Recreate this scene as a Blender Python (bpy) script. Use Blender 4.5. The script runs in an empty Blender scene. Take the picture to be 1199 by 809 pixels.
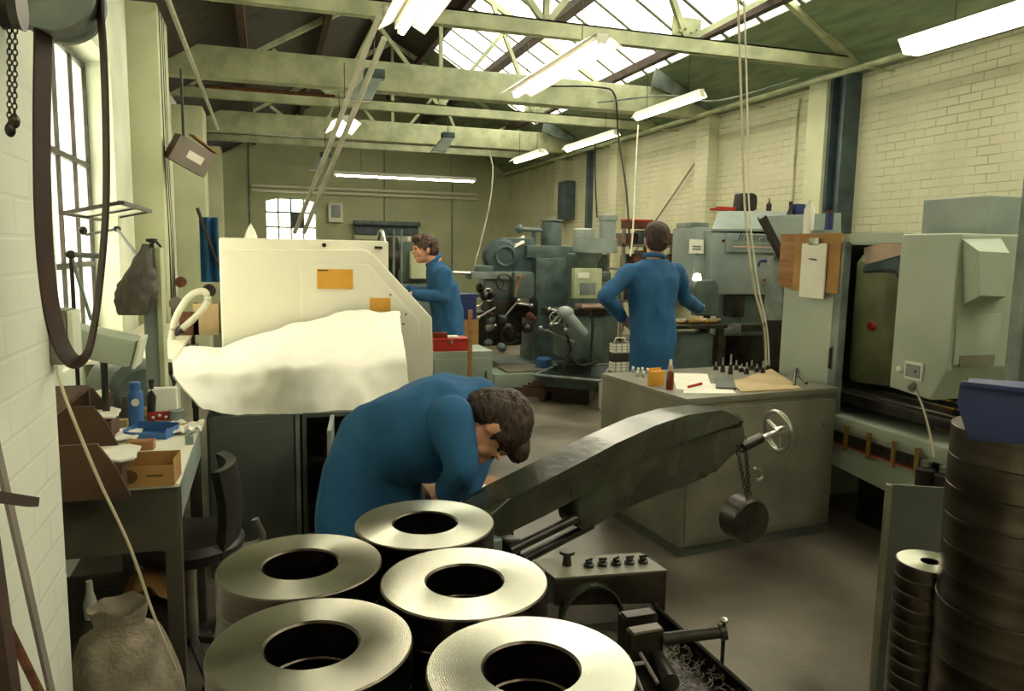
import bpy, bmesh, math, random
from mathutils import Vector, Matrix, Quaternion, noise
random.seed(7)
C = bpy.context.scene.collection
V = Vector
PI = math.pi
# ------------------------------------------------------------------ camera (frame 1199 x 809)
FL = 880.0; PX, PY = 599.5, 404.5; EYE = V((0, 0, 1.55)); ROLL = 0.018
def _cam():
    y = V((310 - PX, -(288 - PY), FL)).normalized()          # where the room's long axis meets the picture
    h = V((math.cos(ROLL), -math.sin(ROLL), 0))
    z = h.cross(y); z.normalize()
    if z.y < 0: z = -z
    x = z.cross(y).normalized()
    if x.x < 0: x = -x
    return x, y, z           # world axes written in (right, up, forward)
_x, _y, _z = _cam()
RIGHT = V((_x[0], _y[0], _z[0])); UP = V((_x[1], _y[1], _z[1])); FWD = V((_x[2], _y[2], _z[2]))
def ray(px, py): return RIGHT * ((px - PX) / FL) + UP * (-(py - PY) / FL) + FWD
def at(px, py, d=None, x=None, y=None, z=None):
    r = ray(px, py)
    if d is not None: t = d
    elif x is not None: t = (x - EYE.x) / r.x
    elif y is not None: t = (y - EYE.y) / r.y
    else: t = (z - EYE.z) / r.z
    return EYE + r * t
cam_data = bpy.data.cameras.new('camera'); cam = bpy.data.objects.new('camera', cam_data); C.objects.link(cam)
cam_data.sensor_width = 36; cam_data.lens = 36 * FL / 1199; cam_data.clip_start = .02; cam_data.clip_end = 200
cam.matrix_world = Matrix.Translation(EYE) @ Matrix((RIGHT, UP, -FWD)).transposed().to_4x4()
bpy.context.scene.camera = cam
# ------------------------------------------------------------------ materials
def lin(c):
    if isinstance(c, str):
        c = c.lstrip('#'); c = [int(c[i:i+2], 16) / 255 for i in (0, 2, 4)]
        c = [v / 12.92 if v <= .04045 else ((v + .055) / 1.055) ** 2.4 for v in c]
    return (c[0], c[1], c[2], 1)
def mat(name, a, b=None, rough=.6, metal=0, scale=6, bump=0, bscale=40, stretch=None, spec=.5, emit=0, trans=0, detail=4, rvar=0, alpha=1, contrast=(.35, .65)):
    m = bpy.data.materials.new(name); m.use_nodes = True
    nt = m.node_tree; N = nt.nodes; L = nt.links; p = N['Principled BSDF']
    p.inputs['Base Color'].default_value = lin(a); p.inputs['Roughness'].default_value = rough
    p.inputs['Metallic'].default_value = metal; p.inputs['Specular IOR Level'].default_value = spec
    if trans: p.inputs['Transmission Weight'].default_value = trans
    if alpha < 1: p.inputs['Alpha'].default_value = alpha
    if emit:
        p.inputs['Emission Color'].default_value = lin(a); p.inputs['Emission Strength'].default_value = emit
    tc = N.new('ShaderNodeTexCoord'); mp = N.new('ShaderNodeMapping'); L.new(tc.outputs['Object'], mp.inputs[0])
    if stretch: mp.inputs['Scale'].default_value = stretch
    if b is None and not emit:
        q = lin(a); b = (q[0] * .82, q[1] * .82, q[2] * .8)
    if b is not None:
        n = N.new('ShaderNodeTexNoise'); n.inputs['Scale'].default_value = scale; n.inputs['Detail'].default_value = detail
        L.new(mp.outputs[0], n.inputs['Vector'])
        r = N.new('ShaderNodeValToRGB'); r.color_ramp.elements[0].position = contrast[0]; r.color_ramp.elements[1].position = contrast[1]
        r.color_ramp.elements[0].color = lin(b); r.color_ramp.elements[1].color = lin(a)
        L.new(n.outputs[0], r.inputs[0]); L.new(r.outputs[0], p.inputs['Base Color'])
        if rvar:
            mr = N.new('ShaderNodeMapRange'); mr.inputs['To Min'].default_value = rough - rvar; mr.inputs['To Max'].default_value = rough + rvar
            L.new(n.outputs[0], mr.inputs[0]); L.new(mr.outputs[0], p.inputs['Roughness'])
    if bump:
        n2 = N.new('ShaderNodeTexNoise'); n2.inputs['Scale'].default_value = bscale; n2.inputs['Detail'].default_value = 3
        L.new(mp.outputs[0], n2.inputs['Vector'])
        bp = N.new('ShaderNodeBump'); bp.inputs['Strength'].default_value = bump; bp.inputs['Distance'].default_value = .01
        L.new(n2.outputs[0], bp.inputs['Height']); L.new(bp.outputs[0], p.inputs['Normal'])
    return m
def brick(name, a, b, axis, strength=.6, peel=.7):
    m = mat(name, a, b, rough=.75, scale=1.3, contrast=(.3, .7)); nt = m.node_tree; N = nt.nodes; L = nt.links; p = N['Principled BSDF']
    tc = N.new('ShaderNodeTexCoord'); s = N.new('ShaderNodeSeparateXYZ'); c = N.new('ShaderNodeCombineXYZ')
    L.new(tc.outputs['Object'], s.inputs[0]); L.new(s.outputs[axis], c.inputs[0]); L.new(s.outputs[2], c.inputs[1])
    t = N.new('ShaderNodeTexBrick'); L.new(c.outputs[0], t.inputs['Vector']); t.inputs['Scale'].default_value = 1
    t.inputs['Brick Width'].default_value = .225; t.inputs['Row Height'].default_value = .078; t.inputs['Mortar Size'].default_value = .006
    t.inputs['Mortar Smooth'].default_value = .6
    t.inputs['Color1'].default_value = (.95, .95, .95, 1); t.inputs['Color2'].default_value = (.8, .8, .8, 1); t.inputs['Mortar'].default_value = (.15, .15, .15, 1)
    n = N.new('ShaderNodeTexNoise'); n.inputs['Scale'].default_value = 25; L.new(tc.outputs['Object'], n.inputs['Vector'])
    mx = N.new('ShaderNodeMath'); mx.operation = 'MULTIPLY_ADD'; mx.inputs[1].default_value = .45
    L.new(n.outputs[0], mx.inputs[0]); L.new(t.outputs['Color'], mx.inputs[2])
    bp = N.new('ShaderNodeBump'); bp.inputs['Strength'].default_value = strength; bp.inputs['Distance'].default_value = .012
    L.new(mx.outputs[0], bp.inputs['Height']); L.new(bp.outputs[0], p.inputs['Normal'])
    # paint missing along some joints
    src = p.inputs['Base Color'].links[0].from_socket
    mm = N.new('ShaderNodeMix'); mm.data_type = 'RGBA'; mm.inputs['B'].default_value = lin('#7d8468')
    n3 = N.new('ShaderNodeTexNoise'); n3.inputs['Scale'].default_value = 2.5; L.new(tc.outputs['Object'], n3.inputs['Vector'])
    g = N.new('ShaderNodeMath'); g.operation = 'MULTIPLY'; L.new(t.outputs['Fac'], g.inputs[0])
    gr = N.new('ShaderNodeMapRange'); gr.inputs['From Min'].default_value = .45; gr.inputs['From Max'].default_value = .7; gr.inputs['To Max'].default_value = peel
    L.new(n3.outputs[0], gr.inputs[0]); L.new(gr.outputs[0], g.inputs[1])
    L.new(g.outputs[0], mm.inputs['Factor']); L.new(src, mm.inputs['A']); L.new(mm.outputs['Result'], p.inputs['Base Color'])
    return m
MT = {}
def defm(k, *a, **kw): MT[k] = mat(k, *a, **kw)
MT['brick_x'] = brick('painted_brick_long', '#dddbbd', '#cbcba8', 1, .6)
MT['brick_left'] = brick('painted_brick_white', '#eceddd', '#e0e3cf', 1, .2, .15)
MT['brick_y'] = brick('painted_brick_end', '#ccd0aa', '#b4ba93', 0, .4, .3)
defm('plaster', '#d8dbb9', '#c6cba4', rough=.7, scale=2, bump=.15, bscale=15)
defm('plaster_white', '#e9ecd9', '#d6dcc4', rough=.75, scale=3, bump=.2, bscale=12)
defm('floor', '#80786b', '#453e34', rough=.36, scale=1.6, detail=9, bump=.12, bscale=60, rvar=.16, spec=.5)
defm('roof_dark', '#4e473b', '#332d25', rough=.8, scale=3, stretch=(1, 8, 1))
defm('roof_green', '#8f9f7d', '#74856a', rough=.8, scale=2, stretch=(6, 1, 6))
defm('steel_cream', '#c6caa4', '#a3a986', rough=.55, scale=5)
defm('steel_grey', '#8a948c', '#5f6a66', rough=.5, scale=6)
defm('steel_teal', '#4e6064', '#39484c', rough=.5, scale=6)
defm('purlin', '#5a4a44', '#43352f', rough=.6)
defm('glazebar', '#8d8f86', rough=.5)
defm('bright_steel', '#c9c9c0', '#a9a9a0', rough=.3, metal=1, scale=9)
defm('dark_steel', '#4c4843', '#332f2b', rough=.38, metal=.7, scale=9)
defm('oily', '#3a342c', '#221d17', rough=.35, metal=.3, scale=12, bump=.3, bscale=30)
defm('black', '#2a2622', '#1c1916', rough=.45)
defm('rubber', '#2b2621', rough=.7)
defm('leather', '#4a3328', '#38251d', rough=.6)
defm('cream_paint', '#f3efdc', '#ece7d2', rough=.4, scale=1)
defm('pale_green', '#b4beab', '#a6b19e', rough=.42, scale=2)
defm('pale_green_dark', '#929f92', '#818e81', rough=.45, scale=2)
defm('machine_green', '#66746c', '#4d5a54', rough=.4, scale=6, bump=.1)
defm('machine_grey', '#98a39d', '#818d88', rough=.4, scale=3)
defm('mill_teal', '#5e726f', '#44524f', rough=.45, scale=7, bump=.15)
defm('arm_green', '#3d4134', '#292b22', rough=.24, scale=8, bump=.12, bscale=25, spec=.6)
defm('cab_grey', '#5d625c', '#4c504a', rough=.5, scale=3)
defm('bench_dark', '#4d473b', '#3b362c', rough=.6)
defm('cab_olive', '#858271', '#6f6c5d', rough=.45, scale=4)
defm('blue_cloth', '#286392', '#1f5079', rough=.85, scale=5, bump=.25, bscale=160)
defm('skin', '#d9a284', '#c98f72', rough=.5, scale=9)
defm('hair_brown', '#5a4030', '#33231a', rough=.6, scale=60, bump=.8, bscale=120, stretch=(1, 1, .3))
defm('hair_dark', '#4a362b', '#2a1e17', rough=.6, scale=60, bump=.8, bscale=120, stretch=(1, 1, .3))
defm('trouser', '#3b3a3c', '#2c2b2e', rough=.85)
defm('white', '#efede2', '#e4e1d2', rough=.6)
defm('paper', '#f1eee0', '#e6e2d0', rough=.8)
defm('sheet', '#fbf8ec', '#f5f1e2', rough=.9)
defm('yellow', '#e0a33a', '#d59a35', rough=.6)
defm('label_ink', '#6b4a22', rough=.7)
defm('bag_cloth', '#6e665c', '#4a443d', rough=.5, scale=12, bump=.5, bscale=30)
defm('red', '#b3281f', '#9a2019', rough=.45)
defm('blue', '#3f6fae', '#345f99', rough=.5)
defm('navy', '#2b3a72', '#222f5e', rough=.45, scale=4)
defm('cardboard', '#b48a52', '#9d7442', rough=.85, scale=5)
defm('cardboard_pale', '#c9b28a', '#b59d74', rough=.85, scale=5)
defm('wood', '#a97b4d', '#8a5f38', rough=.7, scale=4, stretch=(1, 1, 8))
defm('wood_dark', '#5d4431', '#45301f', rough=.75, scale=4, stretch=(1, 8, 1))
defm('rust', '#7a4a2c', '#4b2c1b', rough=.85, scale=30, bump=.4)
defm('sack', '#a79a86', '#7d7160', rough=.95, scale=14, bump=.5, bscale=90)
defm('amber', '#7a2f16', '#5e2410', rough=.3)
defm('plate_grey', '#8b8079', '#776c66', rough=.5, scale=5)
defm('cable_white', '#dcd9c6', rough=.5)
defm('hose', '#cfc3a6', rough=.5)
defm('turquoise', '#3aa7b0', '#2d919b', rough=.4)
defm('tube', '#fff4dc', emit=22)
defm('tube_far', '#fff1d4', emit=14)
defm('diffuser', '#fff2d6', emit=3.4)
defm('spark', '#ffdca0', emit=3)
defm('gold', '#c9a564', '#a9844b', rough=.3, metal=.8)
defm('stripes', '#d8b8a6', '#c7a593', rough=.35)
defm('olive_glass', '#92946f', '#787a5a', rough=.25, spec=.6)
# machined face: concentric turning marks
def ring_mat():
    m = mat('machined_face', '#d6d6c6', '#c4c5b4', rough=.27, metal=1, scale=4, detail=1, contrast=(.2, .8))
    nt = m.node_tree; N = nt.nodes; L = nt.links; p = N['Principled BSDF']
    p.inputs['Anisotropic'].default_value = .92
    tc = N.new('ShaderNodeTexCoord'); w = N.new('ShaderNodeTexNoise'); w.inputs['Scale'].default_value = 34; w.inputs['Detail'].default_value = 2; L.new(tc.outputs['Object'], w.inputs['Vector'])
    mr = N.new('ShaderNodeMapRange'); mr.inputs['From Min'].default_value = .3; mr.inputs['From Max'].default_value = .8; mr.inputs['To Min'].default_value = .2; mr.inputs['To Max'].default_value = .34
    wv = N.new('ShaderNodeTexWave'); wv.wave_type = 'RINGS'; wv.rings_direction = 'Z'; wv.inputs['Scale'].default_value = 90; wv.inputs['Distortion'].default_value = .3; L.new(tc.outputs['Object'], wv.inputs['Vector'])
    bp = N.new('ShaderNodeBump'); bp.inputs['Strength'].default_value = .025; bp.inputs['Distance'].default_value = .001; L.new(wv.outputs['Fac'], bp.inputs['Height']); L.new(bp.outputs[0], p.inputs['Normal'])
    t = N.new('ShaderNodeTangent'); t.direction_type = 'RADIAL'; t.axis = 'Z'
    L.new(t.outputs[0], p.inputs['Tangent'])
    return m
MT['ring'] = ring_mat()
defm('ring_side', '#6f665c', '#4b433a', rough=.3, metal=1, scale=5, stretch=(1, 1, 6))
def plaid():
    m = mat('plaid', '#d9d6c8', rough=.9); nt = m.node_tree; N = nt.nodes; L = nt.links; p = N['Principled BSDF']
    for l in list(p.inputs['Base Color'].links): L.remove(l)
    tc = N.new('ShaderNodeTexCoord'); s = N.new('ShaderNodeSeparateXYZ'); L.new(tc.outputs['Object'], s.inputs[0])
    def band(o, per, w):
        a = N.new('ShaderNodeMath'); a.operation = 'PINGPONG'; a.inputs[1].default_value = per; L.new(s.outputs[o], a.inputs[0])
        b = N.new('ShaderNodeMath'); b.operation = 'LESS_THAN'; b.inputs[1].default_value = w; L.new(a.outputs[0], b.inputs[0]); return b
    a = band(2, .062, .03); b = band(0, .02, .006); b2 = band(2, .01, .0025)
    q = N.new('ShaderNodeMath'); q.operation = 'MAXIMUM'; L.new(b.outputs[0], q.inputs[0]); L.new(b2.outputs[0], q.inputs[1])
    qq = N.new('ShaderNodeMath'); qq.operation = 'MULTIPLY'; qq.inputs[1].default_value = .55; L.new(q.outputs[0], qq.inputs[0])
    r = N.new('ShaderNodeMath'); r.operation = 'MAXIMUM'; L.new(a.outputs[0], r.inputs[0]); L.new(qq.outputs[0], r.inputs[1])
    mx = N.new('ShaderNodeMix'); mx.data_type = 'RGBA'; mx.inputs['A'].default_value = lin('#d9d6c8'); mx.inputs['B'].default_value = lin('#2c2825')
    L.new(r.outputs[0], mx.inputs['Factor']); L.new(mx.outputs['Result'], p.inputs['Base Color'])
    return m
MT['plaid'] = plaid()
def glass(name, tint, diff):
    m = bpy.data.materials.new(name); m.use_nodes = True; nt = m.node_tree; N = nt.nodes; L = nt.links
    for n in list(N): N.remove(n)
    o = N.new('ShaderNodeOutputMaterial'); t = N.new('ShaderNodeBsdfTransparent'); t.inputs[0].default_value = lin(tint)
    d = N.new('ShaderNodeBsdfTranslucent'); d.inputs[0].default_value = lin(tint)
    ns = N.new('ShaderNodeTexNoise'); ns.inputs['Scale'].default_value = 4
    mr = N.new('ShaderNodeMapRange'); mr.inputs['To Min'].default_value = diff * .7; mr.inputs['To Max'].default_value = min(1, diff * 1.3)
    x = N.new('ShaderNodeMixShader'); L.new(ns.outputs[0], mr.inputs[0]); L.new(mr.outputs[0], x.inputs[0])
    L.new(t.outputs[0], x.inputs[1]); L.new(d.outputs[0], x.inputs[2])
    g = N.new('ShaderNodeBsdfGlossy'); g.inputs['Roughness'].default_value = .1
    y = N.new('ShaderNodeMixShader'); y.inputs[0].default_value = .04; L.new(x.outputs[0], y.inputs[1]); L.new(g.outputs[0], y.inputs[2])
    L.new(y.outputs[0], o.inputs[0]); return m
MT['glass'] = glass('grimy_glass', '#f4f4ea', .3)
MT['clear'] = glass('clear_glass', '#dfe6dc', .08)
# ------------------------------------------------------------------ mesh builder
def rot(ax, deg): return Matrix.Rotation(math.radians(deg), 3, ax)
def basis(z, up=V((0, 0, 1))):
    z = V(z).normalized(); up = V(up)
    if abs(z.dot(up)) > .98: up = V((0, 1, 0))
    x = up.cross(z).normalized(); y = z.cross(x).normalized()
    return Matrix((x, y, z)).transposed()
def spline(pts, n=8):
    pts = [V(p) for p in pts]; out = []
    P = [pts[0] * 2 - pts[1]] + pts + [pts[-1] * 2 - pts[-2]]
    for i in range(1, len(P) - 2):
        for k in range(n):
            t = k / n; a, b, c, d = P[i-1], P[i], P[i+1], P[i+2]
            out.append(.5 * ((2*b) + (c-a)*t + (2*a-5*b+4*c-d)*t*t + (3*b-a-3*c+d)*t**3))
    out.append(pts[-1]); return out
class MB:
    def __init__(s): s.bm = bmesh.new()
    def _add(s, verts, faces):
        vs = [s.bm.verts.new(v) for v in verts]; fs = []
        for f in faces:
            try: fs.append(s.bm.faces.new([vs[i] for i in f]))
            except ValueError: pass
        return vs, fs
    def box(s, c, size, R=None, bev=0, seg=2):
        c = V(c); h = V(size) / 2; vv = []
        for sx in (-1, 1):
            for sy in (-1, 1):
                for sz in (-1, 1):
                    p = V((sx*h.x, sy*h.y, sz*h.z)); vv.append(c + (R @ p if R else p))
        vs, fs = s._add(vv, [(0,1,3,2), (4,6,7,5), (0,4,5,1), (2,3,7,6), (0,2,6,4), (1,5,7,3)])
        if bev:
            es = {e for f in fs for e in f.edges}
            bmesh.ops.bevel(s.bm, geom=list(es), offset=bev, segments=seg, affect='EDGES', profile=.6)
        return s
    def bx(s, x0, x1, y0, y1, z0, z1, bev=0): return s.box(((x0+x1)/2, (y0+y1)/2, (z0+z1)/2), (abs(x1-x0), abs(y1-y0), abs(z1-z0)), None, bev)
    def bar(s, a, b, w, h, up=(0, 0, 1), bev=0):
        a, b = V(a), V(b); return s.box((a+b)/2, (w, h, (b-a).length), basis(b-a, up), bev)
    def sweep(s, pts, radii, n=10, cap=True, flat=1, up=(0, 0, 1)):
        pts = [V(p) for p in pts]; rows = []
        for i, p in enumerate(pts):
            d = (pts[min(i+1, len(pts)-1)] - pts[max(i-1, 0)])
            B = basis(d if d.length > 1e-6 else V((0, 0, 1)), up)
            if i and rows:
                # keep the frame from flipping
                if B.col[0].dot(pb) < 0 and abs(B.col[0].dot(pb)) > .3: B = Matrix((-B.col[0], -B.col[1], B.col[2])).transposed()
            pb = B.col[0].copy()
            r = radii[i] if hasattr(radii, '__len__') else radii
            rows.append([s.bm.verts.new(p + B.col[0] * (r*math.cos(2*PI*k/n)) + B.col[1] * (r*flat*math.sin(2*PI*k/n))) for k in range(n)])
        for a, b in zip(rows, rows[1:]):
            for k in range(n): s.bm.faces.new((a[k], a[(k+1) % n], b[(k+1) % n], b[k]))
        if cap:
            s.bm.faces.new(rows[0][::-1]); s.bm.faces.new(rows[-1])
        return s
    def tube(s, pts, r, n=8, smooth=0): return s.sweep(spline(pts, smooth) if smooth else pts, r, n)
    def cyl(s, a, b, r, r2=None, n=20): return s.sweep([a, b], [r, r if r2 is None else r2], n)
    def lathe(s, c, prof, n=32, axis=(0, 0, 1), closed=False):
        c = V(c); B = basis(axis, (0, 1, 0) if abs(V(axis).normalized().z) > .9 else (0, 0, 1)); rows = []
        for r, z in prof:
            if r < 1e-6: rows.append([s.bm.verts.new(c + B.col[2]*z)])
            else: rows.append([s.bm.verts.new(c + B.col[0]*(r*math.cos(2*PI*k/n)) + B.col[1]*(r*math.sin(2*PI*k/n)) + B.col[2]*z) for k in range(n)])
        if closed: rows.append(rows[0])
        for a, b in zip(rows, rows[1:]):
            for k in range(n):
                q = [a[k % len(a)], a[(k+1) % len(a)], b[(k+1) % len(b)], b[k % len(b)]]
                u = []
                for v in q:
                    if v not in u: u.append(v)
                if len(u) > 2:
                    try: s.bm.faces.new(u)
                    except ValueError: pass
        return s
    def prism(s, pts, ext, bev=0):
        pts = [V(p) for p in pts]; e = V(ext); n = len(pts)
        vs, fs = s._add(pts + [p + e for p in pts], [tuple(range(n))[::-1], tuple(range(n, 2*n))] + [(i, (i+1) % n, n+(i+1) % n, n+i) for i in range(n)])
        if bev:
            es = {ed for f in fs for ed in f.edges}
            bmesh.ops.bevel(s.bm, geom=list(es), offset=bev, segments=3, affect='EDGES', profile=.6)
        return s
    def grid(s, f, nu, nv, thick=0):
        rows = [[s.bm.verts.new(f(i/nu, j/nv)) for i in range(nu+1)] for j in range(nv+1)]
        fs = []
        for j in range(nv):
            for i in range(nu): fs.append(s.bm.faces.new((rows[j][i], rows[j][i+1], rows[j+1][i+1], rows[j+1][i])))
        if thick:
            s.bm.normal_update(); bmesh.ops.solidify(s.bm, geom=fs, thickness=thick)
        return s
    def ell(s, c, r, R=None, n=16):
        c = V(c); M = Matrix.Translation(c) @ ((R or Matrix.Identity(3)).to_4x4()) @ Matrix.Diagonal((r[0], r[1], r[2], 1))
        bmesh.ops.create_uvsphere(s.bm, u_segments=n, v_segments=max(6, n*2//3), radius=1, matrix=M); return s
    def torus(s, c, R, r, axis=(0, 0, 1), n=32, m=10, a0=0, a1=360):
        B = basis(axis); c = V(c); k = max(3, int(n*(a1-a0)/360))
        pts = [c + B.col[0]*(R*math.cos(math.radians(a0+(a1-a0)*i/k))) + B.col[1]*(R*math.sin(math.radians(a0+(a1-a0)*i/k))) for i in range(k+1)]
        if a1 - a0 >= 360:
            rows = []
            for i in range(k):
                p = pts[i]; o = (p-c).normalized()
                rows.append([s.bm.verts.new(p + o*(r*math.cos(2*PI*j/m)) + B.col[2]*(r*math.sin(2*PI*j/m))) for j in range(m)])
            for i in range(k):
                a, b = rows[i], rows[(i+1) % k]
                for j in range(m): s.bm.faces.new((a[j], a[(j+1) % m], b[(j+1) % m], b[j]))
            return s
        return s.sweep(pts, r, m, up=axis)
def chainw(obj):
    M = obj.matrix_basis.copy(); p = obj.parent
    while p: M = p.matrix_basis @ M; p = p.parent
    return M
def build(name, mb, m, parent=None, world=True, ang=35, mods=None):
    bmesh.ops.recalc_face_normals(mb.bm, faces=mb.bm.faces)
    me = bpy.data.meshes.new(name)
    if parent is not None:
        if world: mb.bm.transform(chainw(parent).inverted())
        loc = None
    else:
        xs = [v.co for v in mb.bm.verts]
        loc = V(((min(v.x for v in xs)+max(v.x for v in xs))/2, (min(v.y for v in xs)+max(v.y for v in xs))/2, min(v.z for v in xs)))
        mb.bm.transform(Matrix.Translation(-loc))
    mb.bm.to_mesh(me); mb.bm.free()
    me.materials.append(MT[m] if isinstance(m, str) else m)
    o = bpy.data.objects.new(name, me); C.objects.link(o)
    if parent is not None: o.parent = parent
    else: o.location = loc
    if ang:
        me.polygons.foreach_set('use_smooth', [True]*len(me.polygons)); me.set_sharp_from_angle(angle=math.radians(ang))
    return o
def tag(o, label=None, cat=None, group=None, kind=None):
    if label: o['label'] = label
    if cat: o['category'] = cat
    if group: o['group'] = group
    if kind: o['kind'] = kind
    return o
def thing(name, label, cat, loc, rz=0, group=None):
    o = bpy.data.objects.new(name, None); C.objects.link(o); o.empty_display_size = .1
    o.location = V(loc); o.rotation_euler = (0, 0, math.radians(rz)); o.matrix_basis = Matrix.Translation(V(loc)) @ Matrix.Rotation(math.radians(rz), 4, 'Z')
    return tag(o, label, cat, group)
def solo(name, mb, m, label, cat, group=None, ang=35): return tag(build(name, mb, m, None, True, ang), label, cat, group)
def struct(name, mb, m, parent=None, ang=35):
    o = build(name, mb, m, parent, True, ang)
    if parent is None: o['kind'] = 'structure'
    return o
def copy_tree(o, parent=None):
    c = o.copy(); C.objects.link(c); c.parent = parent
    for ch in list(o.children): copy_tree(ch, c)
    return c
def text_mesh(body, size, m, parent, M, name='lettering', ext=.0006, shear=0):
    cu = bpy.data.curves.new('t', 'FONT'); cu.body = body; cu.size = size; cu.extrude = ext; cu.align_x = 'CENTER'; cu.align_y = 'CENTER'; cu.shear = shear
    t = bpy.data.objects.new('t', cu); C.objects.link(t)
    dg = bpy.context.evaluated_depsgraph_get(); me = bpy.data.meshes.new_from_object(t.evaluated_get(dg))
    bpy.data.objects.remove(t); me.name = name; me.materials.clear(); me.materials.append(MT[m])
    me.transform(chainw(parent).inverted() @ M)
    o = bpy.data.objects.new(name, me); C.objects.link(o); o.parent = parent; return o
# ------------------------------------------------------------------ the room
XR, XL, YB, ZE = 5.8, -1.08, 18.2, 3.42
Y0 = -3.2
TAN = .6; XM = (XR + XL) / 2; ZR = ZE + (XR - XM) * TAN
floor = struct('floor', MB().bx(XL-.4, XR+.3, Y0, YB+.3, -.1, 0), 'floor')
struct('wall_front', MB().bx(XL-.3, XR+.25, Y0-.25, Y0, 0, ZR+.1), 'brick_y')
struct('wall_right', MB().bx(XR, XR+.25, Y0, YB, 0, ZE), 'brick_x')
# left wall with an opening for the big window
wy0, wy1, wz0, wz1 = 3.9, 5.45, .98, 2.66
wl = MB()
wl.bx(XL-.3, XL, Y0, wy0, 0, ZE).bx(XL-.3, XL, wy1, YB, 0, ZE).bx(XL-.3, XL, wy0, wy1, 0, wz0).bx(XL-.3, XL, wy0, wy1, wz1, ZE)
struct('wall_left', wl, 'brick_left')
# lining wall around the window (stands proud of the wall) and the pier near the camera
wl = MB(); XI = -.9
wl.bx(XL, XI, wy1+.02, 6.12, 0, ZE).bx(XL, XI, 2.1, wy0, 0, ZE).bx(XL, XI, wy0, wy1+.02, wz1+.02, ZE).bx(XL, XI, wy0, wy1+.02, 0, wz0-.03)
struct('wall_left.001', wl, 'plaster_white')
struct('wall_left.002', MB().bx(XL, -.475, Y0, at(75, 600, x=-.475).y, 0, ZE, .012), 'brick_left')
# back wall with arched window opening
bw = at(312, 300, y=YB).x; bw1 = at(371, 300, y=YB).x; bz1 = at(340, 231, y=YB).z; bz0 = at(340, 283, y=YB).z - .35
b = MB(); b.bx(XL-.3, bw, YB, YB+.25, 0, ZR+.1).bx(bw1, XR+.25, YB, YB+.25, 0, ZR+.1).bx(bw, bw1, YB, YB+.25, 0, bz0)
n = 10; pts = []
for i in range(n+1):
    t = i/n; pts.append((bw + (bw1-bw)*t, YB, bz1 - .1 + .1*math.sin(PI*t)))
b.prism([(bw, YB, ZR+.1)] + pts + [(bw1, YB, ZR+.1)], (0, .25, 0))
struct('wall_back', b, 'brick_y')
w = tag(build('window_1', MB().bx(bw-.03, bw1+.03, YB+.12, YB+.16, bz0-.04, bz0), 'steel_grey'), kind='structure')
fr = MB(); N4 = 4
for i in range(N4+1): x = bw + (bw1-bw)*i/N4; fr.bx(x-.018, x+.018, YB+.1, YB+.14, bz0, bz1-.02)
hz = (bz1-bz0)/4
for i in range(5): fr.bx(bw, bw1, YB+.1, YB+.14, bz0+hz*i-.018-.02*(i == 4), bz0+hz*i+.018-.02*(i == 4))
build('window_frame', fr, 'steel_grey', w)
build('window_pane', MB().bx(bw, bw1, YB+.115, YB+.12, bz0, bz1), 'glass', w)
px0 = bw + (bw1-bw)*.5
build('dark_panel', MB().bx(px0, px0+(bw1-bw)*.25, YB+.09, YB+.1, bz0+hz*2, bz0+hz*3), 'steel_teal', w)
# left window
w = tag(build('window_2', MB().bx(-1.02, -.93, wy0, wy1, wz0-.03, wz0), 'plaster_white'), kind='structure')
fr = MB(); xg = -1.06
for t in (0, .27, .52, .77, 1):
    y = wy0 + (wy1-wy0)*t; fr.bx(xg-.02, xg+.02, y-.014, y+.014, wz0, wz1)
for z in (wz0+.015, 1.42, 2.03, wz1-.02): fr.bx(xg-.022, xg+.022, wy0, wy1, z-.016, z+.016)
build('window_frame', fr, 'dark_steel', w)
build('window_pane', MB().bx(xg-.004, xg+.002, wy0, wy1, wz0, wz1), 'glass', w)
hop = MB()   # top-hung light standing open into the room
a = V((-1.0, 4.5, 1.70)); bq = V((-.72, 4.5, 1.765))
for y0_, y1_ in ((4.5, 5.55),):
    for q in (a, bq): hop.bar((q.x, y0_, q.z), (q.x, y1_, q.z), .03, .02)
    for y in (y0_, 5.02, y1_): hop.bar((a.x, y, a.z), (bq.x, y, bq.z), .022, .02)
hp = build('open_sash', hop, 'dark_steel', w)
build('sash_pane', MB().prism([(a.x, 4.5, a.z), (bq.x, 4.5, bq.z), (bq.x, 5.55, bq.z), (a.x, 5.55, a.z)], (0, 0, .004)), 'glass', hp)
# pillars
tn = [0]
def trim(mb, m, label=None, ang=35):
    tn[0] += 1; return struct('trim_%d' % tn[0], mb, m, None, ang)
for y in (6.3, 10.6, 14.7):
    trim(MB().bx(XL, -.715, y, y+.62, 0, ZE-.12, .008), 'plaster')
for y in (8.95, 11.7, 14.3):
    trim(MB().bx(XR-.16, XR, y, y+.32, 0, ZE-.03, .008), 'brick_x')
s = MB().bx(XR-.2, XR, 6.42, 6.46, 0, ZE).bx(XR-.2, XR, 6.6, 6.64, 0, ZE).bx(XR-.11, XR-.09, 6.46, 6.6, 0, ZE); trim(s, 'steel_teal')
trim(MB().bx(XR-.24, XR, 6.64, 6.92, 0, ZE-.06, .006), 'plaster')
s = MB().bx(XR-.1, XR, 13.0, 13.12, 0, ZE); trim(s, 'steel_teal')
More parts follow.
